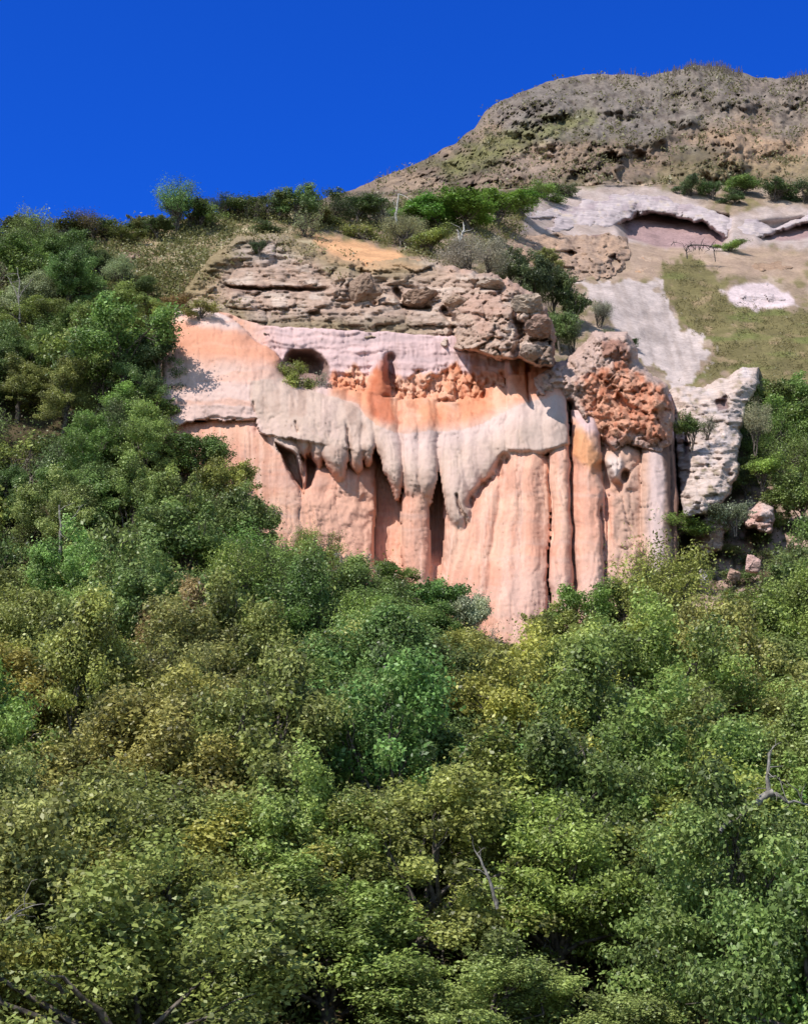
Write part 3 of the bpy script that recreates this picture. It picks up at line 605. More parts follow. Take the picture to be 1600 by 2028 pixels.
outcrop('rock_outcrop', [(1318, 775), (1345, 762), (1390, 764), (1430, 748), (1470, 728), (1500, 728), (1508, 758), (1484, 800), (1468, 850), (1466, 930), (1440, 990), (1400, 1020), (1352, 1030), (1338, 960), (1332, 880), (1326, 830)],
 'tall whitish grey weathered outcrop standing right of the rust coloured crag', s2l(236, 212, 200), [(s2l(186, 162, 144), .05, .6, 0), (s2l(232, 216, 214), .05, .7, 1), (s2l(150, 140, 100), .3, .6, 0)],
 3.5, [([(1412, 790), (1440, 780), (1444, 812), (1420, 816)], 1.2), ([(1352, 860), (1362, 850), (1362, 900), (1352, 905)], 2)], .7, .6, 2.4, fwd=14.)
outcrop('rock_outcrop', [(1366, 1050), (1385, 1022), (1412, 1014), (1440, 990), (1462, 1000), (1455, 1040), (1436, 1062), (1430, 1090), (1396, 1104), (1372, 1080)],
 'broken pale pink rock patch among shrubs right below the whitish outcrop', s2l(226, 194, 176), [(s2l(186, 150, 128), .05, .6, 0), (s2l(236, 214, 206), .05, .6, 1)], 3.0, (), .6, 1.0, 2.4, M_ROUGH, fwd=5.)
outcrop('rock_outcrop', [(1466, 1020), (1482, 998), (1510, 990), (1532, 1000), (1540, 1030), (1528, 1060), (1500, 1052), (1478, 1050)],
 'pink weathered rock poking out of the trees near the right edge', s2l(230, 192, 180), [(s2l(200, 150, 138), .05, .6, 0), (s2l(238, 214, 206), .05, .6, 1)], 3.0, (), .5, 1.0, 2.2, M_ROUGH, fwd=6.)
outcrop('rock_outcrop', [(330, 512), (352, 490), (400, 486), (430, 470), (440, 490), (410, 520), (370, 540), (340, 536)],
 'cream broken rock on the scrubby slope left of the tan ledge', s2l(204, 186, 152), [(s2l(150, 132, 100), .05, .6, 0)], 1.4, (), .6, .8, 2.2)
outcrop('rock_outcrop', [(205, 520), (225, 495), (270, 488), (325, 490), (330, 515), (290, 528), (230, 532)],
 'small pinkish brown layered outcrop on the left ridge, just under the skyline', s2l(198, 164, 146), [(s2l(140, 108, 94), .1, .7, 0)], 2.0, (), 1.0, .8, 2.4)
outcrop('rock_outcrop', [(425, 465), (470, 440), (520, 432), (530, 445), (470, 466), (440, 480)],
 'cream coloured slab among the scrub, left of the dark round bush on the ridge', s2l(206, 186, 150), [(s2l(160, 142, 108), .1, .6, 0)], 1.2, (), .6, .5, 2.4)

# ------------------------------------------------------------------ plants
class Acc:
    def __init__(s): s.V = []; s.F = []; s.n = 0; s.T = []
    def add(s, V, Fq, T=None):
        s.V.append(V); s.F.append(Fq + s.n); s.n += len(V)
        s.T.append(np.full(len(V), .5) if T is None else T)
    def mesh(s, name, mat, smooth=True):
        return mesh_np(name, np.concatenate(s.V), np.concatenate(s.F), mat, smooth=smooth, tint=np.concatenate(s.T))
def tube(A, pts, r0, r1, k=5):
    pts = np.array(pts, float); n = len(pts); d = np.gradient(pts, axis=0)
    d /= np.linalg.norm(d, axis=1)[:, None] + 1e-9
    ref = np.array([0.31, 0.77, 0.12]); u = np.cross(d, ref); u /= np.linalg.norm(u, axis=1)[:, None] + 1e-9; w = np.cross(d, u)
    r = np.linspace(r0, r1, n); a = np.arange(k) * 2 * math.pi / k
    V = pts[:, None] + r[:, None, None] * (np.cos(a)[None, :, None] * u[:, None] + np.sin(a)[None, :, None] * w[:, None])
    i = np.arange(n * k).reshape(n, k); j = np.roll(i, -1, 1)
    A.add(V.reshape(-1, 3), np.stack([i[:-1], j[:-1], j[1:], i[1:]], -1).reshape(-1, 4))
def wiggly(rng, a, b, n=5, w=.08):
    a = np.array(a, float); b = np.array(b, float); t = np.linspace(0, 1, n)[:, None]
    L = np.linalg.norm(b - a); off = rng.normal(0, w * L, (n, 3)); off[0] = 0; off[-1] = 0
    return a + (b - a) * t + off * np.sin(t * math.pi) + np.array([0, 0, 1]) * (.10 * L * np.sin(t * math.pi))
def unit(v): return v / (np.linalg.norm(v, axis=-1, keepdims=True) + 1e-9)
def leaves(rng, C, Nn, L, W, tint):
    n = len(C); t = unit(np.cross(Nn, rng.normal(size=(n, 3)))); b = np.cross(Nn, t)
    L = L[:, None]; W = W[:, None]
    V = np.stack([C - t * L * .5, C + b * W * .5 + t * L * .05, C + t * L * .5, C - b * W * .5 + t * L * .05], 1).reshape(-1, 3)
    return V, np.arange(4 * n).reshape(n, 4), np.repeat(tint, 4)
def make_plant(seed, H=5., Rr=2.4, low=.12, ncl=44, nl=7000, ls=.2, droop=0., mat=None, bark=None, trunks=1, shape='round', aspect=.6, bare=0., lobes=6, csz=(.10, .30)):
    rng = np.random.default_rng(seed)
    cz = H * (1 + low) / 2; rz = H * (1 - low) / 2
    ld_ = unit(rng.normal(size=(lobes, 3))); ld_[:, 2] = np.where(ld_[:, 2] < -.5, -ld_[:, 2], ld_[:, 2])
    lc = ld_ * rng.uniform(.35, .72, (lobes, 1)); lr = rng.uniform(.30, .55, lobes)
    q = rng.integers(0, lobes, ncl); d = unit(rng.normal(size=(ncl, 3)) + lc[q] * 1.2)
    cc = (lc[q] + d * (lr[q] * (.45 + .75 * rng.random(ncl)))[:, None]) * np.array([Rr, Rr, rz])
    if shape == 'cone': cc[:, :2] *= (1.05 - .6 * (cc[:, 2:3] + rz) / (2 * rz))
    if shape == 'flat': cc[:, 2] *= .7
    cc[:, 2] += cz
    cc[:, 2] = np.maximum(cc[:, 2], H * .08)
    cr = Rr * (csz[0] + csz[1] * rng.random(ncl) ** 1.3)
    ctint = rng.uniform(-.34, .34, ncl)
    w = cr ** 2 / (cr ** 2).sum(); k = rng.choice(ncl, nl, p=w)
    dd = unit(rng.normal(size=(nl, 3)))
    rr = cr[k] * (.25 + .8 * rng.random(nl) ** .55)
    ax = unit(cc - np.array([0, 0, cz * .7]) + rng.normal(size=cc.shape) * .8)[k]
    off = dd * (rr * (1 + .6 * (rng.random(nl) > .88)))[:, None]; al = (off * ax).sum(1, keepdims=True)
    C = cc[k] + (off + ax * al * .8) * np.array([.85, .85, .62]); C[:, 2] -= droop * rr
    Nn = unit(dd * .8 + rng.normal(size=(nl, 3)) * .75 + np.array([0, 0, .45]))
    L = ls * rng.uniform(.45, 1.3, nl) * (1 + .4 * (rng.random(ncl)[k] - .5)); t = np.clip(.45 + ctint[k] + rng.normal(0, .2, nl), 0, 1)
    V, Fq, T = leaves(rng, C, Nn, L, L * aspect, t)
    crown = mesh_np('crown', V, Fq, mat or M_LEAF, smooth=False, tint=T)
    A = Acc()
    for q in range(trunks):
        a = q * 2.4 + seed; sp = 0 if trunks == 1 else .25 * Rr
        b0 = np.array([.12 * sp * math.cos(a), .12 * sp * math.sin(a), -.4]); tz = H * (.45 + .12 * rng.random())
        b1 = np.array([sp * math.cos(a), sp * math.sin(a), tz]) + rng.normal(0, .12, 3)
        tube(A, wiggly(rng, b0, b1, 6, .04), .035 * H * (.7 if trunks > 1 else 1), .016 * H, 7)
        mine = [i for i in range(ncl) if i % trunks == q]
        for i in mine[:16]:
            st = b0 + (b1 - b0) * rng.uniform(.35, 1.)
            tube(A, wiggly(rng, st, cc[i], 5, .07), .012 * H, .003 * H, 4)
            for _ in range(2):
                e = cc[i] + unit(rng.normal(size=3)) * cr[i] * (1.0 + bare)
                tube(A, wiggly(rng, cc[i] * .7 + st * .3, e, 4, .06), .0045 * H, .0012 * H, 3)
    trunk = A.mesh('trunk', bark or M_BARK)
    return crown, trunk
def make_twiggy(seed, H=3.5, Rr=2., n=70, nl=1500, ls=.14, bark=None):
    rng = np.random.default_rng(seed); A = Acc(); ends = []
    for i in range(7):
        a = rng.uniform(0, 6.28); p = [0.1 * math.cos(a), .1 * math.sin(a), -.3]
        q = np.array([Rr * .4 * math.cos(a), Rr * .4 * math.sin(a), H * rng.uniform(.4, .6)])
        tube(A, wiggly(rng, p, q, 5, .06), .02 * H, .009 * H, 5)
        for j in range(n // 7):
            st = np.array(p) + (q - np.array(p)) * rng.uniform(.4, 1)
            d = unit(np.array([math.cos(a), math.sin(a), 0]) * .5 + rng.normal(size=3) * .7 + np.array([0, 0, .7]))
            e = st + d * np.array([Rr, Rr, H]) * rng.uniform(.3, .55); e[2] = max(e[2], .2)
            tube(A, wiggly(rng, st, e, 5, .08), .006 * H, .002 * H, 4); ends.append((st, e))
            for _ in range(4):
                s2 = st + (e - st) * rng.uniform(.4, 1); e2 = s2 + unit(rng.normal(size=3) + np.array([0, 0, .5])) * Rr * rng.uniform(.12, .3)
                tube(A, wiggly(rng, s2, e2, 3, .08), .0026 * H, .001 * H, 3); ends.append((s2, e2))
    E = np.array([e for _, e in ends]); S = np.array([s for s, _ in ends]); k = rng.integers(0, len(E), nl)
    C = S[k] + (E[k] - S[k]) * rng.uniform(.4, 1.05, (nl, 1)) + rng.normal(0, .07, (nl, 3))
    L = ls * rng.uniform(.6, 1.3, nl); V, Fq, T = leaves(rng, C, unit(rng.normal(size=(nl, 3)) + [0, 0, .4]), L, L * .5, rng.uniform(.1, .95, nl))
    return mesh_np('crown', V, Fq, M_DRYLEAF, smooth=False, tint=T), A.mesh('trunk', bark or M_BARK)
PL = {'big': [make_plant(500 + i, 9.0, 4.0, .04, 140, 46000, .165, .1, shape=('round', 'cone')[i % 2], lobes=9, csz=(.06, .17), bare=.2) for i in range(6)],
      'tree': [make_plant(100 + i, 5.0, 2.5, .08, 70, 14000, .17, .12, shape=('round', 'round', 'cone', 'flat')[i % 4], lobes=7, csz=(.08, .22)) for i in range(8)],
      'bush': [make_plant(200 + i, 3.0, 2.0, .02, 34, 6500, .16, .05, trunks=3) for i in range(4)],
      'fine': [make_plant(300 + i, 4.4, 2.4, .05, 60, 11000, .13, .1, trunks=2, aspect=.4, bare=.25) for i in range(4)],
      'twig': [make_twiggy(400 + i, 3.8, 2.2, 84, 1800) for i in range(3)]}
KINDNAME = {'big': 'tall_tree', 'tree': 'broadleaf_tree', 'bush': 'bush', 'fine': 'feathery_tree', 'twig': 'dry_shrub'}
KCAT = {'big': 'tree', 'tree': 'tree', 'bush': 'bush', 'fine': 'tree', 'twig': 'shrub'}
PH = {'big': 9.0, 'tree': 5.0, 'bush': 3.0, 'fine': 4.4, 'twig': 3.8}; PR = {'big': 4.0, 'tree': 2.5, 'bush': 2.0, 'fine': 2.4, 'twig': 2.2}
G = {'dark': s2l(74, 86, 50), 'green': s2l(90, 110, 56), 'fresh': s2l(114, 128, 68), 'olive': s2l(114, 122, 62), 'yellow': s2l(132, 132, 68),
     'rust': s2l(128, 106, 68), 'straw': s2l(168, 150, 104), 'grey': s2l(128, 130, 104), 'deep': s2l(70, 84, 48), 'brown': s2l(110, 92, 64), 'bright': s2l(92, 124, 46)}
rnd = random.Random(7)
def plant(kind, px, pyb, hm, wm, color, label=None, group=None, D=None, cat=None):
    crown, trunk = rnd.choice(PL[kind])
    if D is None: D = float(dbase(px, pyb))
    p = PT(px, pyb, D)
    root = bpy.data.objects.new(KINDNAME[kind], None); COL.objects.link(root); root.empty_display_size = .3
    root.location = (float(p[0]), float(p[1]), float(p[2]) - .05); root.rotation_euler = (rnd.uniform(-.08, .08), rnd.uniform(-.08, .08), rnd.uniform(0, 6.28))
    sx = wm / (2 * PR[kind]); root.scale = (sx, sx, hm / PH[kind])
    c = G[color] * (1.15 if label and 'skyline' in label else 2.4) * np.array([rnd.uniform(.85, 1.15), rnd.uniform(.9, 1.1), rnd.uniform(.8, 1.2)]) * rnd.uniform(.85, 1.15)
    if label and label.split(' by ')[0] and group and group.startswith('trees and bushes of'):
        wl = min(1, max(0, (600 - px) / 300)) * min(1, max(0, (pyb - 1450) / 250)); wr = min(1, max(0, (px - 820) / 250))
        av = G['green'] * 1.03; av = av * (1 - wl) + s2l(140, 116, 70) * wl; av = av * (1 - .8 * wr) + G['olive'] * .8 * wr
        c = .7 * c + .3 * av * 2.4
    for nm, me in (('crown', crown), ('trunk', trunk)):
        o = obj(nm, me, root)
        if nm == 'crown': o.color = (*[float(v) for v in c], 1)
    tag(root, label, cat or KCAT[kind], group)
    return root

# --- the dense woodland covering the lower slope
def pick(px, py, r):
    """kind, colour for a place in the wood, following how the photographed wood is coloured"""
    u = r.random()
    if px < 560 and py > 1400:
        w = [('rust', 2.6), ('olive', 4), ('brown', 1.6), ('straw', .6), ('green', 2.2), ('yellow', 1.8)]
    elif px > 850 and 1240 < py < 1900:
        w = [('olive', 6), ('yellow', 2.5), ('green', 4), ('dark', .6)]
    elif px > 1380 and py < 1300:
        w = [('green', 4), ('fresh', 2), ('deep', 2.5), ('grey', .8)]
    elif px < 420 and py < 1100:
        w = [('green', 4), ('olive', 3), ('dark', 1.5), ('grey', .7), ('fresh', 1.5)]
    elif py < 1500:
        w = [('green', 5), ('fresh', 3), ('dark', 1), ('olive', 2.5), ('grey', .5)]
    else:
        w = [('fresh', 3), ('green', 5), ('olive', 3), ('dark', 1), ('yellow', .5)]
    t = sum(b for _, b in w) * u
    for c, b in w:
        t -= b
        if t <= 0: break
    k = r.random()
    kind = 'tree' if k < .5 else 'fine' if k < .72 else 'bush' if k < .9 else 'twig'
    if py > 1330:
        kind = 'big' if k < .93 or py > 1600 else 'fine'
        if py > 1500 and c in ('rust', 'brown', 'straw', 'grey'): c = 'olive'
        if px > 1300 and c == 'fresh': c = 'green'
        return kind, c
    elif (py > 1150 and k < .4) or (px < 330 and k < .6): kind = 'big'
    if c in ('grey', 'brown', 'straw') and r.random() < .5: kind = 'twig'
    return kind, c
def inside(x, y, poly): return float(sd(poly, np.array([float(x)]), np.array([float(y)]))[0])
cand = []
r = random.Random(11); pts = []
tries = 0
while tries < 34000:
    tries += 1
    x = r.uniform(-420, 2020); y = r.uniform(520, 2400)
    m = PT(x, y, dbase(x, y, False))
    if any((m[0] - q[0]) ** 2 + (m[1] - q[1]) ** 2 < q[3] ** 2 for q in pts): continue
    if inside(x, y, FOREST) < 22: continue
    if 960 < x < 1075 and 1200 < y < 1400: continue
    if 1290 < x < 1470 and 1000 < y < 1180 and r.random() < .5: continue
    pts.append((m[0], m[1], m[2], 2.9 + 1.5 * min(1, max(0, (y - 1150) / 400)), x, y))
print('WOOD TREES', len(pts))
wood = []
for m in pts:
    x, y = m[4], m[5]; kind, c = pick(x, y - 80, r)
    s = inside(x, y, FOREST)
    near = min(1, max(0, (y - 1100) / 500))
    h = r.uniform(5.0, 7.4) * (1 + .65 * near) * {'big': 1, 'tree': .95, 'fine': .9, 'bush': .6, 'twig': .65}[kind]
    wd = r.uniform(5.4, 8.0) * (1 + .5 * near) * {'big': 1, 'tree': .95, 'fine': .9, 'bush': .75, 'twig': .7}[kind]
    lim = (s + 25) * float(dbase(x, y, False)) / F
    if 330 < x < 1300: h = min(h, max(2.0, lim)); wd = min(wd, h * 1.5)
    if x >= 1300 and y < 1330: h = min(h, 3.4 if x < 1480 else 5.6); wd = min(wd, 4.4 if x < 1480 else 6.5)
    if kind == 'bush' and x < 330: h *= 1.3; wd *= 1.2
    if 1320 < x < 1570 and 1000 < y < 1330:
        h = min(h, 1.3 + .9 * max(0, (y - 1150) / 180)); wd = min(wd, 2.8)
        if kind in ('big', 'tree'): kind = 'bush'
    if 150 < x < 440 and y < 720: h = min(h, 3.0); wd = min(wd, 4.2)
    wood.append((x, y, kind, c, h, wd))
ADJ = {'dark': 'dark green', 'green': 'mid green', 'fresh': 'fresh light green', 'olive': 'olive green', 'yellow': 'yellow-green', 'rust': 'rust-brown leaved', 'straw': 'straw coloured', 'grey': 'grey-green', 'deep': 'deep blue-green', 'brown': 'dull brown', 'bright': 'bright green'}
NOUN = {'big': 'tall leafy tree', 'tree': 'leafy tree', 'bush': 'low bush', 'fine': 'fine-leaved tree', 'twig': 'twiggy half-bare shrub'}
def place(x, yc):
    if yc < 900: col = 'high on the left slope' if x < 800 else 'below the right olive grass'
    elif yc < 1150: col = ('at the left edge, level with the cliff' if x < 180 else 'left of the pink cliff foot' if x < 620 else 'right of the whitish outcrop' if x > 1380 else 'under the middle of the cliff')
    elif yc < 1400: col = ('at the left edge, below cliff level' if x < 220 else 'below the left part of the cliff' if x < 560 else 'right under the hanging columns' if x < 880 else 'at the lowest cliff tip' if x < 1120 else 'below the rust crag' if x < 1380 else 'under the small pink boulders')
    elif yc < 1700: col = ('midway down the wood, left edge' if x < 260 else 'midway down the wood, left of centre' if x < 620 else 'in the centre of the wood' if x < 980 else 'midway down the wood, right of centre' if x < 1300 else 'by the pale fallen branch')
    else: col = ('in the bottom left corner' if x < 260 else 'in front, left of centre' if x < 620 else 'in front at bottom centre' if x < 980 else 'in front, right of centre' if x < 1300 else 'in the bottom right corner')
    return col
from collections import defaultdict
grp = defaultdict(list)
for i, (x, y, kind, c, h, wd) in enumerate(wood):
    yc = y - h * .6 * F / float(dbase(x, y, False))
    if not (-70 < x < 1670 and yc < 2040): continue
    grp[(ADJ[c], NOUN[kind], place(x, yc))].append((x, yc, i))
lab = {}
ORD = {2: ['left of two', 'right of two'], 3: ['leftmost of three', 'middle of three', 'rightmost of three']}
for (a, nn, pl), L in grp.items():
    L.sort()
    for k, (x, yc, i) in enumerate(L):
        if len(L) == 1: lab[i] = f'{a} {nn} {pl}'
        elif len(L) in ORD: lab[i] = f'{a} {nn} {pl}, {ORD[len(L)][k]}'
        else:
            nth = ['leftmost', 'second', 'third', 'fourth', 'fifth', 'sixth', 'seventh', 'eighth', 'ninth', 'tenth', 'eleventh', 'twelfth'][min(k, 11)]
            lab[i] = f'{a} {nn} {pl}, {nth} from left'
        if len(L) > 3 and k == 0: lab[i] = f'{a} {nn} {pl}, leftmost'
for i, (x, y, kind, c, h, wd) in enumerate(wood):
    plant(kind, x, y, h, wd, c, lab[i], 'trees and bushes of the dense wood below the cliff') if i in lab else plant(kind, x, y, h, wd, c, ('leafy tree of the same wood, ' + ('standing just outside the left edge' if x < 0 else 'standing just outside the right edge' if x > 1600 else 'rooted below the bottom edge')), 'trees of the wood outside the photo')

# --- single bushes and trees higher up: kind, px, base py, height px, width px, colour, label, group
RG = 'bushes along the left ridge'; GG = 'bushes in the gully behind the ledge'; BG = 'bright green bushes on the bank'; UG = 'bushes at the foot of the big hill'
SOLO = [
 ('tree', 30, 470, 48, 90, 'green', 'low green bush on the skyline, second from the left edge', RG),
 ('bush', 150, 478, 44, 110, 'olive', 'wide low olive bush on the skyline under the brownish one', RG),
 ('bush', 215, 476, 52, 90, 'green', 'green bush on the skyline right of the brownish one', RG),
 ('tree', 290, 470, 58, 80, 'olive', 'olive bush on the skyline at the left foot of the big bush', RG),
 ('tree', 380, 452, 78, 100, 'green', 'green shoulder bush on the skyline joined to the big bush', RG),
 ('bush', 478, 430, 50, 100, 'green', 'green bush on the skyline midway between the two tall bushes', RG),
 ('tree', 530, 436, 70, 90, 'green', 'green bush on the skyline left of the tall spiky one', RG),
 ('bush', 628, 436, 60, 90, 'green', 'green bush on the skyline right of the tall spiky one', RG),
 ('fine', 740, 425, 50, 100, 'dark', 'low dark bush on the skyline at the foot of the hill', RG),
 ('bush', -10, 500, 60, 100, 'dark', 'dark bush cut by the left edge at the end of the ridge', RG),
 ('fine', 72, 482, 55, 95, 'olive', 'low olive bush on the skyline near the left edge', RG),
 ('twig', 120, 495, 60, 90, 'grey', 'greyish thin bush between the two skyline bushes at far left', RG),
 ('fine', 182, 482, 76, 120, 'brown', 'brownish rounded bush on the skyline left of the gap', RG),
 ('bush', 248, 485, 42, 90, 'olive', 'small low olive bush in the skyline gap', RG),
 ('fine', 345, 462, 104, 110, 'green', 'big grey-green bush rising highest on the left half of the ridge', RG),
 ('tree', 312, 478, 70, 80, 'dark', 'dark bush against the left foot of the big ridge bush', RG),
 ('bush', 395, 455, 60, 80, 'green', 'green bush leaning on the right of the big ridge bush', RG),
 ('fine', 440, 430, 44, 90, 'dark', 'low dark hedge-like bush on the skyline before the spiky one', RG),
 ('twig', 500, 440, 62, 70, 'olive', 'twiggy olive bush on the skyline above the round bush', RG),
 ('fine', 552, 440, 70, 60, 'grey', 'grey bush on the left side of the tall spiky skyline bush', RG),
 ('tree', 585, 446, 98, 80, 'green', 'tall spiky topped green bush, tallest at the middle of the ridge', RG),
 ('twig', 610, 470, 70, 90, 'grey', 'grey dry shrub at the foot of the tall spiky bush', RG),
 ('fine', 660, 440, 60, 80, 'dark', 'dark bush just right of the tall spiky skyline bush', RG),
 ('tree', 705, 440, 74, 110, 'green', 'rounded green bush on the skyline where the hill slope meets the ridge', RG),
 ('twig', 762, 452, 62, 90, 'grey', 'pale grey dry shrub left of the bright green bank', RG),
 ('fine', 800, 490, 70, 110, 'grey', 'grey-green shrub under the left end of the green bank', RG),
 ('bush', 720, 475, 36, 100, 'olive', 'low olive bush on the edge above the orange earth', RG),
 ('bush', 850, 505, 56, 100, 'olive', 'olive bush left of the bleached dead trunk', RG),
 ('bush', 640, 448, 36, 80, 'olive', 'flat olive bush above the orange earth, under the skyline', RG),
 ('bush', 538, 470, 34, 70, 'dark', 'small dark bush just above the round bush on the bare patch', RG),
 ('tree', 815, 446, 62, 130, 'bright', 'leftmost bright green bush of the green bank', BG),
 ('tree', 868, 452, 76, 150, 'bright', 'second bright green bush from the left in the green bank', BG),
 ('tree', 925, 454, 80, 160, 'bright', 'broad bright green bush in the middle of the green bank', BG),
 ('tree', 985, 448, 78, 150, 'bright', 'bright green bush at the right part of the green bank', BG),
 ('tree', 1030, 432, 60, 110, 'bright', 'last bright green bush where the bank meets the lavender ledge', BG),
 ('bush', 1080, 396, 40, 80, 'green', 'small green bush above the left tip of the lavender ledge', UG),
 ('bush', 1122, 390, 30, 60, 'dark', 'small dark bush at the end of the green bank', UG),
 ('fine', 925, 550, 100, 90, 'grey', 'rounded grey-green bush right beside the bleached trunk', GG),
 ('fine', 968, 560, 110, 90, 'grey', 'grey-green bush above the right end of the tan ledge', GG),
 ('tree', 1010, 575, 90, 90, 'dark', 'dark bush at the head of the gully', GG),
 ('tree', 1075, 545, 58, 70, 'olive', 'small olive bush against the broken tan rock face', GG),
 ('tree', 1050, 620, 130, 100, 'deep', 'tall deep green tree in the upper gully', GG),
 ('tree', 1098, 640, 120, 100, 'dark', 'dark tree in the middle of the gully', GG),
 ('tree', 1135, 660, 120, 80, 'deep', 'deep green tree on the right side of the gully by the white soil', GG),
 ('tree', 1105, 700, 110, 80, 'green', 'lighter green tree low in the gully between ledge and crag', GG),
 ('fine', 1132, 712, 90, 70, 'dark', 'lowest dark bush of the gully, against the crag', GG),
 ('fine', 1188, 650, 62, 62, 'grey', 'small round grey bush on the white soil right of the gully', GG),
 ('twig', 1205, 668, 26, 60, 'grey', 'low grey tuft on the rim just above the crag', GG),
 ('bush', 1250, 690, 22, 40, 'dark', 'tiny dark bush behind the top of the crag', GG),
 ('bush', 1366, 388, 46, 60, 'dark', 'round dark bush above the right end of the lavender ledge', UG),
 ('bush', 1410, 396, 48, 54, 'deep', 'dark grey-green bush right of the round one above the ledge', UG),
 ('tree', 1468, 386, 52, 90, 'green', 'green bush between the dark bushes at the foot of the hill', UG),
 ('tree', 1452, 405, 40, 60, 'dark', 'little dark bush below the green one at the foot of the hill', UG),
 ('bush', 1535, 400, 56, 90, 'dark', 'large dark bush near the right edge at the foot of the hill', UG),
 ('bush', 1592, 402, 50, 80, 'deep', 'dark bush cut by the right edge at the foot of the hill', UG),
 ('bush', 1445, 498, 26, 60, 'olive', 'small domed olive bush under the end of the dark overhang', UG),
 ('bush', 1370, 880, 64, 60, 'green', 'green bush growing in the hollow of the whitish outcrop', 'bushes around the whitish outcrop'),
 ('twig', 1400, 860, 50, 60, 'grey', 'grey shrub on the whitish outcrop right of the green bush', 'bushes around the whitish outcrop'),
 ('fine', 1495, 890, 90, 70, 'grey', 'grey-green shrub along the right side of the whitish outcrop', 'bushes around the whitish outcrop'),
 ('bush', 1510, 960, 60, 90, 'olive', 'olive bush at the lower right of the whitish outcrop', 'bushes around the whitish outcrop'),
 ('bush', 1330, 1060, 46, 120, 'green', 'green bush hiding the foot of the dark column', 'bushes around the whitish outcrop'),
 ('bush', 1455, 1050, 60, 90, 'grey', 'grey-green bush left of the pink boulder', 'bushes around the whitish outcrop'),
]
for kind, px, pb, hp, wp, c, lb, gp in SOLO:
    D = float(dbase(px, pb)); 
    if gp.startswith('bushes around'): D -= 4.5 + (14 if 'whitish outcrop' in lb and 1340 < px < 1420 else 4)
    m = D / F * 1.03
    plant(kind, px, pb + 4, hp * m, wp * m * 1.05, c, lb, gp, D=D)
CF = 'trees hard against the foot of the cliff'
for kind, px, pb, hp, wp, c, lb, D in [
 ('tree', 245, 780, 200, 220, 'green', 'big mid green tree on the left slope, beside the pink mound', 121),
 ('tree', 312, 760, 150, 130, 'dark', 'dark leafy tree overlapping the left edge of the pink mound', 121.5),
 ('tree', 292, 875, 130, 140, 'green', 'dense tree covering the lower left corner of the pink mound', 119.5),
 ('bush', 325, 905, 60, 90, 'dark', 'low dark bush at the lower left end of the mound', 117.5),
 ('fine', 245, 900, 130, 130, 'deep', 'deep green tree left of the lower pink mound', 117),
 ('tree', 395, 980, 125, 150, 'green', 'feathery green tree standing in front of the smooth pink panel', 114.5),
 ('tree', 445, 1050, 145, 140, 'olive', 'olive tree with thin twigs against the lower pink panel', 113),
 ('tree', 500, 1120, 175, 150, 'green', 'upright green tree at the bottom of the smooth panel', 110),
 ('fine', 625, 1140, 110, 130, 'olive', 'brownish olive rounded tree below the rough pink face', 109),
 ('twig', 700, 1160, 90, 110, 'grey', 'grey twiggy shrub under the dark recess of the cliff', 108.5),
 ('tree', 780, 1200, 100, 130, 'green', 'green bush at the foot of the two dark recesses', 108),
 ('twig', 760, 1230, 110, 140, 'grey', 'large grey half-bare shrub below the hanging columns', 106),
 ('tree', 860, 1270, 150, 160, 'green', 'feathery green tree below the broad fluted column', 105.5),
 ('tree', 930, 1300, 150, 120, 'grey', 'dark grey-green tree on the left side of the lowest cliff tip', 104.5),
 ('twig', 965, 1335, 110, 90, 'grey', 'grey twiggy shrub at the very tip of the pink cliff', 103),
 ('tree', 1090, 1310, 122, 130, 'olive', 'olive tree on the right side of the lowest cliff tip', 104),
 ('tree', 1160, 1290, 135, 150, 'green', 'bright olive-green tree under the pair of straight columns', 105),
 ('tree', 1235, 1270, 150, 140, 'green', 'green tree at the right foot of the columns', 106),
 ('twig', 1285, 1175, 110, 90, 'olive', 'olive twiggy shrub in front of the rough right end of the cliff', 107.5),
 ]:
    plant(kind, px, pb, hp * D / F, wp * D / F, c, lb, CF, D=D)
def on_ledge(px, py): return float(ledge_d(np.array([[px]]) * 1., np.array([[py]]) * 1., 99)[0, 0])
D = on_ledge(515, 508) - .3
plant('bush', 515, 508, 38 * D / F, 42 * D / F, 'dark', 'dark round bush alone on the bare pale patch above the ledge', D=D)
plant('bush', 588, 792, 84 * .038, 84 * .038, 'olive', 'olive bush growing inside the round cave mouth', 'plants in the cave', D=123.2)
plant('twig', 632, 798, 80 * .038, 60 * .038, 'grey', 'grey twiggy shrub on the right side of the cave mouth', 'plants in the cave', D=123.2)
plant('bush', 395, 634, 42 * .038, 80 * .038, 'olive', 'olive bush on top of the smooth pink mound', D=125.0)
plant('bush', 350, 622, 50 * .038, 60 * .038, 'brown', 'dry brown bush on the upper left of the pink mound', D=126.0)

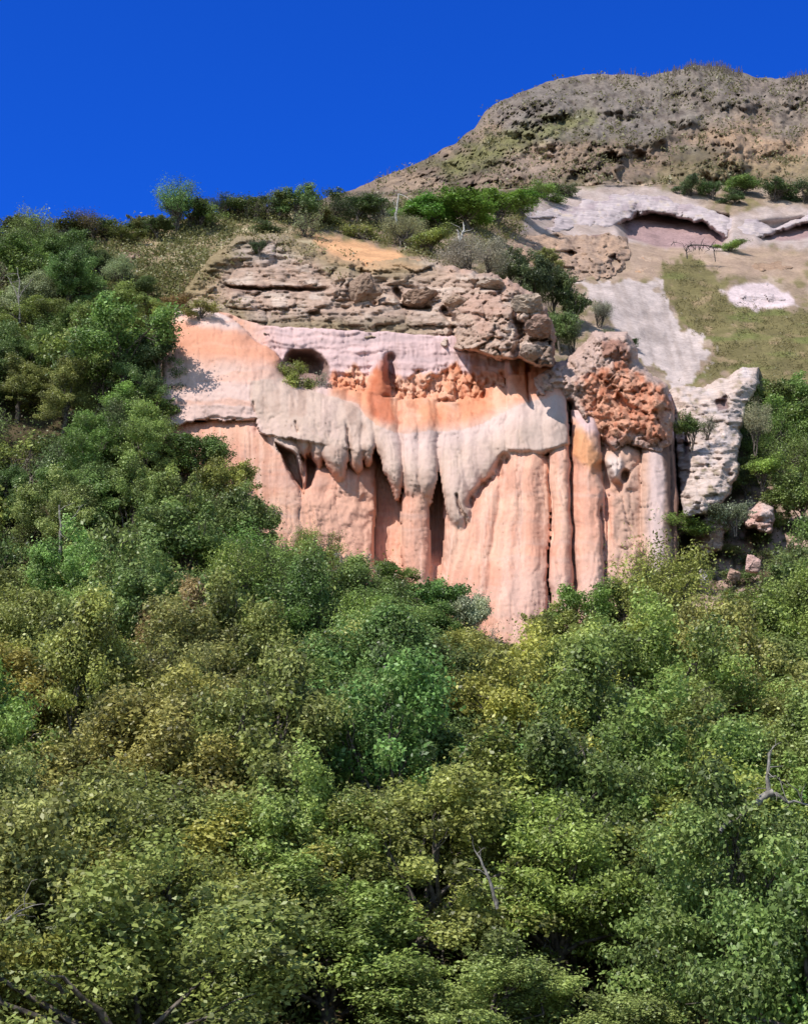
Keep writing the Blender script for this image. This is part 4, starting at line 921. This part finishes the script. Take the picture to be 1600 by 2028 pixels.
# --- understorey and dry grass (uncountable)
def scatter(name, n, ok, h, sz, col, kind_label, seed, per=6, up=.6, mat=None, dfn=None, spread=.3, aspect=.5, box=(-400, 2000, 380, 2420), grain=None):
    rng = np.random.default_rng(seed); px = rng.uniform(box[0], box[1], n); py = rng.uniform(box[2], box[3], n)
    k = ok(px, py) > rng.random(n); px = px[k]; py = py[k]
    D = (dfn or dbase)(px, py); B = PT(px, py, D)
    m = len(B); C = np.repeat(B, per, 0) + rng.normal(0, spread, (m * per, 3)) * [1, 1, .3]; C[:, 2] += rng.uniform(0, 1, m * per) * np.repeat(h * rng.uniform(.4, 1.2, m), per)
    Nn = unit(rng.normal(size=(m * per, 3)) + np.array([0, -.3, up])); L = sz * rng.uniform(.6, 1.4, m * per)
    V, Fq, T = leaves(rng, C, Nn, L, L * aspect, np.clip(np.repeat(rng.uniform(.1, .8, m), per) + rng.normal(0, .15, m * per), 0, 1))
    o = obj(name, mesh_np(name, V, Fq, mat or M_LEAF, smooth=False, tint=T)); o.color = (*[float(v) for v in col], 1)
    return tag(o, kind_label, kind='stuff')
for q, (nn, cc, ll) in enumerate([(13000, G['green'] * 1.6, 'mid green leafy undergrowth filling gaps between the trees'), (9000, G['olive'] * 1.4, 'olive leafy undergrowth filling gaps between the trees'), (6000, G['brown'] * 1.3, 'brownish dry undergrowth filling gaps between the trees')]):
    scatter('undergrowth', nn, lambda x, y, q=q: ss(-10, 20, sd(FOREST, x, y)) * ss(-.25, .25, fbm(x / 90, y / 60, 80. + 9 * q, 3)), 2.6, .22, cc, ll, 1 + 30 * q, per=10, spread=.5)
scatter('dry_grass', 9000, lambda x, y: ss(-4, 10, sd(OLIVE, x, y) + 22 * fbm(x / 18, y / 18, 5., 3)) * ss(-.3, .2, fbm(x / 30, y / 14, 15., 3)), .3, .34, s2l(134, 124, 80), 'short olive and straw grass on the open slope at right', 2, per=5, spread=.25, mat=M_DRYLEAF, aspect=.16, box=(1290, 1720, 500, 870))
RIDGE = [(-150, 450), (300, 440), (520, 420), (760, 395), (1040, 380), (1040, 470), (900, 540), (820, 510), (700, 470), (600, 455), (520, 445), (430, 500), (370, 580), (340, 630), (-150, 640)]
scatter('ridge_scrub', 26000, lambda x, y: ss(-4, 10, sd(RIDGE, x, y)) * ss(-.5, .0, fbm(x / 22, y / 12, 44., 3)), .8, .27, s2l(140, 140, 84), 'low tangled olive scrub covering the ridge above the cliff', 3, per=7, spread=.4, mat=M_DRYLEAF, box=(-150, 1060, 390, 640))
def hd(px, py): return hill_depth(px, py, hill_top(px))
def ledge_np(px, py): return ledge_d(px, py, np.full(px.shape, 99.)) - .2
scatter('ledge_scrub', 1500, lambda x, y: ss(44, 0, np.abs(sd(LEDGE, x, y) - 14)) * ss(640, 600, y) * ss(760, 600, x) * ss(-.2, .2, fbm(x / 24, y / 14, 66., 3)), .7, .24, s2l(150, 142, 90), 'straggling olive scrub creeping over the upper left rim of the ledge', 8, per=9, spread=.3, mat=M_DRYLEAF, dfn=ledge_np, box=(350, 780, 440, 640))
scatter('hill_scrub', 9000, lambda x, y: ss(0, 6, y - hill_top(x)) * ss(-.1, .3, fbm(x / 18, y / 11, 54., 4)), 1.2, .6, s2l(140, 134, 92), 'sparse grey-olive scrub dotted over the big rocky hill', 4, per=6, spread=.7, mat=M_DRYLEAF, dfn=hd, box=(600, 1680, 120, 430))
rng = np.random.default_rng(5); A = Acc()
for i in range(420):
    x = rng.choice([rng.uniform(1330, 1470), rng.uniform(1180, 1330), rng.uniform(1560, 1620), rng.uniform(720, 860)], p=[.62, .16, .14, .08]); y = float(hill_top(x)) + rng.uniform(0, 12)
    p = PT(x, y, float(hd(np.array([x]), np.array([y]))[0])); h = rng.uniform(.6, 2.0)
    tube(A, wiggly(rng, p - [0, 0, .4], p + np.array([rng.normal(0, .25), rng.normal(0, .25), h]), 3, .03), .07, .03, 4)
st = obj('columnar_cactus_stand', A.mesh('columnar_cactus_stand', M_BARK)); tag(st, 'fringe of thin upright cactus stems along the hilltop skyline', kind='stuff')

# ------------------------------------------------------------------ boulders
def boulder(px, py, wpx, hpx, col, label, D, group=None, seed=0, name='boulder', sub=4):
    m = D / F; bm = bmesh.new(); bmesh.ops.create_icosphere(bm, subdivisions=sub, radius=1.0)
    V = np.array([v.co[:] for v in bm.verts]); sz = np.array([wpx * m / 2, wpx * m * .45, hpx * m / 2])
    f = 1 + .30 * fbm(V[:, 0] * 1.3 + seed, V[:, 1] * 1.3, V[:, 2] * 1.3 + seed, 3) + .22 * (0.5 - np.abs(fbm(V[:, 0] * 2.6 + seed, V[:, 1] * 2.6, V[:, 2] * 2.6, 4, .6)) * 2)
    rb = np.random.default_rng(seed * 7 + 1); pn = unit(rb.normal(size=(13, 3))); ph = rb.uniform(.62, .95, 13)
    pr = np.min(ph[None] / np.maximum(V @ pn.T, 1e-3), 1); pr = np.minimum(pr, 1.1)
    f = pr * (1 + .9 * (f - 1)) * .9 + .12 * fbm(V[:, 0] * 5 + seed, V[:, 1] * 5, V[:, 2] * 5, 4, .6)
    V = V * f[:, None] * sz
    for v, c in zip(bm.verts, V): v.co = c
    me = bpy.data.meshes.new(name); bm.to_mesh(me); bm.free()
    a = me.color_attributes.new('Col', 'FLOAT_COLOR', 'POINT'); n = fbm(V[:, 0] * 2, V[:, 1] * 2, V[:, 2] * 3 + seed, 3)
    c = mix(np.tile(col, (len(V), 1)), np.asarray(col) * .62, ss(.05, .4, n))
    a.data.foreach_set('color', np.concatenate([c, np.ones((len(V), 1))], 1).astype(np.float32).ravel()); me.materials.append(M_ROUGH)
    p = PT(px, py, D); o = obj(name, me, loc=tuple(float(v) for v in p)); o.rotation_euler = (0, rnd.uniform(-.2, .2), rnd.uniform(0, 6.28) if False else rnd.uniform(-.3, .3))
    return tag(o, label, 'boulder', group)
PK = s2l(226, 186, 174); TN = s2l(180, 150, 130)
fg = 'pale boulders showing among the trees at right'
def dfo(px, py): return float(dbase(px, py)) - 4.5
boulder(1490, 1118, 36, 40, PK, 'small pale boulder straight below the largest pink boulder', dfo(1490, 1150), fg, 7)
boulder(1392, 1146, 22, 42, s2l(220, 204, 200), 'narrow upright white stone among the bushes below the crag', dfo(1392, 1180), fg, 9)
boulder(1322, 1078, 44, 26, s2l(206, 194, 180), 'flattish grey-white stone at the foot of the dark column', dfo(1322, 1100), fg, 11)
boulder(1585, 1165, 34, 44, s2l(206, 190, 186), 'greyish white boulder by the right edge under the tall trees', dfo(1585, 1200), fg, 13)
boulder(1452, 1140, 32, 30, s2l(206, 168, 148), 'tan pink stone just left of the small pale boulder', dfo(1452, 1170), fg, 12)
boulder(1548, 1374, 40, 22, s2l(200, 194, 196), 'grey stone in shade by the right edge of the wood', float(dbase(1548, 1460)) - 4.5, fg, 17)
boulder(491, 1558, 22, 20, s2l(226, 204, 206), 'tiny pinkish white stone showing between trees left of centre', float(dbase(491, 1640)) - 4.0, None, 19)
lg = 'boulders set in the layered ledge'
def dl(px, py): return on_ledge(px, py)
boulder(722, 570, 70, 66, s2l(176, 148, 128), 'cracked brown boulder standing in the middle of the tan ledge', dl(722, 590) - .6, lg, 23)
boulder(830, 592, 76, 40, s2l(168, 138, 118), 'dark brown wedge shaped boulder right of the middle of the ledge', dl(830, 600) - .6, lg, 29)
boulder(905, 598, 56, 34, s2l(196, 166, 144), 'pale tan block beside the dark wedge boulder', dl(905, 605) - .6, lg, 31)
boulder(1050, 600, 70, 50, s2l(196, 174, 154), 'pale rounded block on the nose of the ledge, topmost there', dl(1050, 610) - .8, lg, 37)
boulder(1066, 650, 66, 50, s2l(184, 150, 134), 'big brown block under the pale one on the ledge nose', dl(1060, 655) - .8, lg, 41)
boulder(1052, 700, 50, 44, s2l(170, 148, 134), 'brown block at the bottom of the ledge nose', dl(1050, 700) - .6, lg, 43)
boulder(975, 562, 70, 28, s2l(200, 178, 160), 'flat pale block on the upper right rim of the ledge', dl(975, 565) - .5, lg, 47)

# ------------------------------------------------------------------ dead trunks and branches
def stick(name, segs, mat, label, cat, group=None, seed=1):
    """segs: list of (points in photo px + depth, r0, r1)"""
    rg = np.random.default_rng(seed); A = Acc()
    P0 = PT(segs[0][0][0][0], segs[0][0][0][1], segs[0][0][0][2])
    for pts_, r0, r1 in segs:
        W = np.array([PT(*p) for p in pts_]) - P0
        Q = []
        for a, b in zip(W[:-1], W[1:]): Q += list(wiggly(rg, a, b, 4, .03))[:-1]
        Q.append(W[-1]); tube(A, Q, r0 * .55, r1 * .55, 7)
        for _ in range(5 if r0 > .07 else 1):
            i = rg.integers(1, len(Q)); e = np.array(Q[i]) + unit(rg.normal(size=3) + [0, 0, .5]) * r0 * rg.uniform(3, 8)
            tube(A, wiggly(rg, Q[i], e, 4, .08), r0 * .16, r0 * .04, 4)
    o = obj(name, A.mesh(name, mat), loc=tuple(float(v) for v in P0)); return tag(o, label, cat, group)
d = float(dbase(912, 515)) - 4
stick('dead_tree', [([(913, 520, d), (911, 480, d), (905, 455, d)], .38, .12), ([(911, 478, d), (919, 455, d), (917, 440, d)], .24, .06), ([(912, 495, d), (920, 480, d - .5)], .12, .03)], M_WHITE, 'bleached white forked dead trunk standing left of the gully bushes', 'dead tree', seed=2)
d = float(dbase(788, 450)) - 3
stick('dead_tree', [([(785, 455, d), (786, 415, d), (789, 384, d)], .3, .12), ([(786, 420, d), (778, 398, d)], .12, .04)], M_WHITE, 'thin pale leaning dead stem in front of the left end of the green bank', 'dead tree', seed=3)
d = float(dbase(45, 640)) - 6
stick('dead_tree', [([(40, 640, d), (38, 580, d), (36, 530, d)], .16, .04), ([(39, 600, d), (22, 560, d), (12, 545, d)], .10, .02), ([(39, 590, d), (56, 565, d), (68, 552, d)], .10, .02)], M_PALE, 'pale three-armed bare trunk near the left edge below the ridge', 'dead tree', seed=4)
d = float(dbase(130, 1160)) - 7
stick('dead_tree', [([(118, 1110, d), (122, 1040, d), (118, 1000, d)], .2, .08), ([(120, 1060, d), (150, 1020, d), (165, 1000, d)], .08, .03)], M_PALE, 'grey bare trunk in a dark gap of the wood at the left edge', 'dead tree', seed=5)
d = 55.5
stick('fallen_branch', [([(1425, 1648, d - 2), (1460, 1628, d - 1), (1500, 1590, d), (1530, 1570, d)], .12, .26), ([(1520, 1575, d), (1520, 1530, d), (1524, 1490, d)], .16, .06), ([(1525, 1572, d), (1560, 1590, d), (1600, 1595, d)], .15, .05), ([(1436, 1642, d), (1440, 1670, d)], .06, .02)], M_PALE, 'pale crooked fallen branch lying across the bushes at right', 'branch', seed=6)
d = 49.0
stick('fallen_branch', [([(-30, 1842, d), (10, 1826, d), (50, 1800, d)], .14, .05), ([(20, 1820, d), (55, 1812, d)], .06, .02)], M_PALE, 'pale broken branch poking in from the left edge near the bottom', 'branch', seed=7)
d = 52.0
stick('bare_stick', [([(972, 1752, d), (956, 1715, d), (940, 1685, d)], .10, .04), ([(972, 1752, d), (985, 1800, d)], .10, .10)], M_PALE, 'thin leaning grey stem in the front of the wood, right of centre', 'stem', seed=8)
d = float(dbase(1385, 520)) - 2.5
rg = np.random.default_rng(9); segs = [([(1360, 512, d), (1358, 496, d), (1362, 486, d)], .14, .08), ([(1362, 488, d), (1390, 486, d), (1420, 492, d)], .16, .08), ([(1416, 518, d), (1413, 500, d), (1412, 490, d)], .10, .07)]
for i in range(26):
    x = rg.uniform(1350, 1420); segs.append(([(x, 490 + rg.uniform(-3, 10), d), (x + rg.normal(0, 8), 484 + rg.normal(0, 8), d + rg.normal(0, .5))], .07, .02))
segs += [([(1328, 486, d), (1334, 480, d), (1350, 484, d)], .08, .04), ([(1332, 478, d), (1336, 488, d)], .06, .03)]
stick('dead_shrub', segs, M_DARKTWIG, 'low dark tangle of dead twigs on bare ground under the long overhang', 'dead shrub', seed=10)
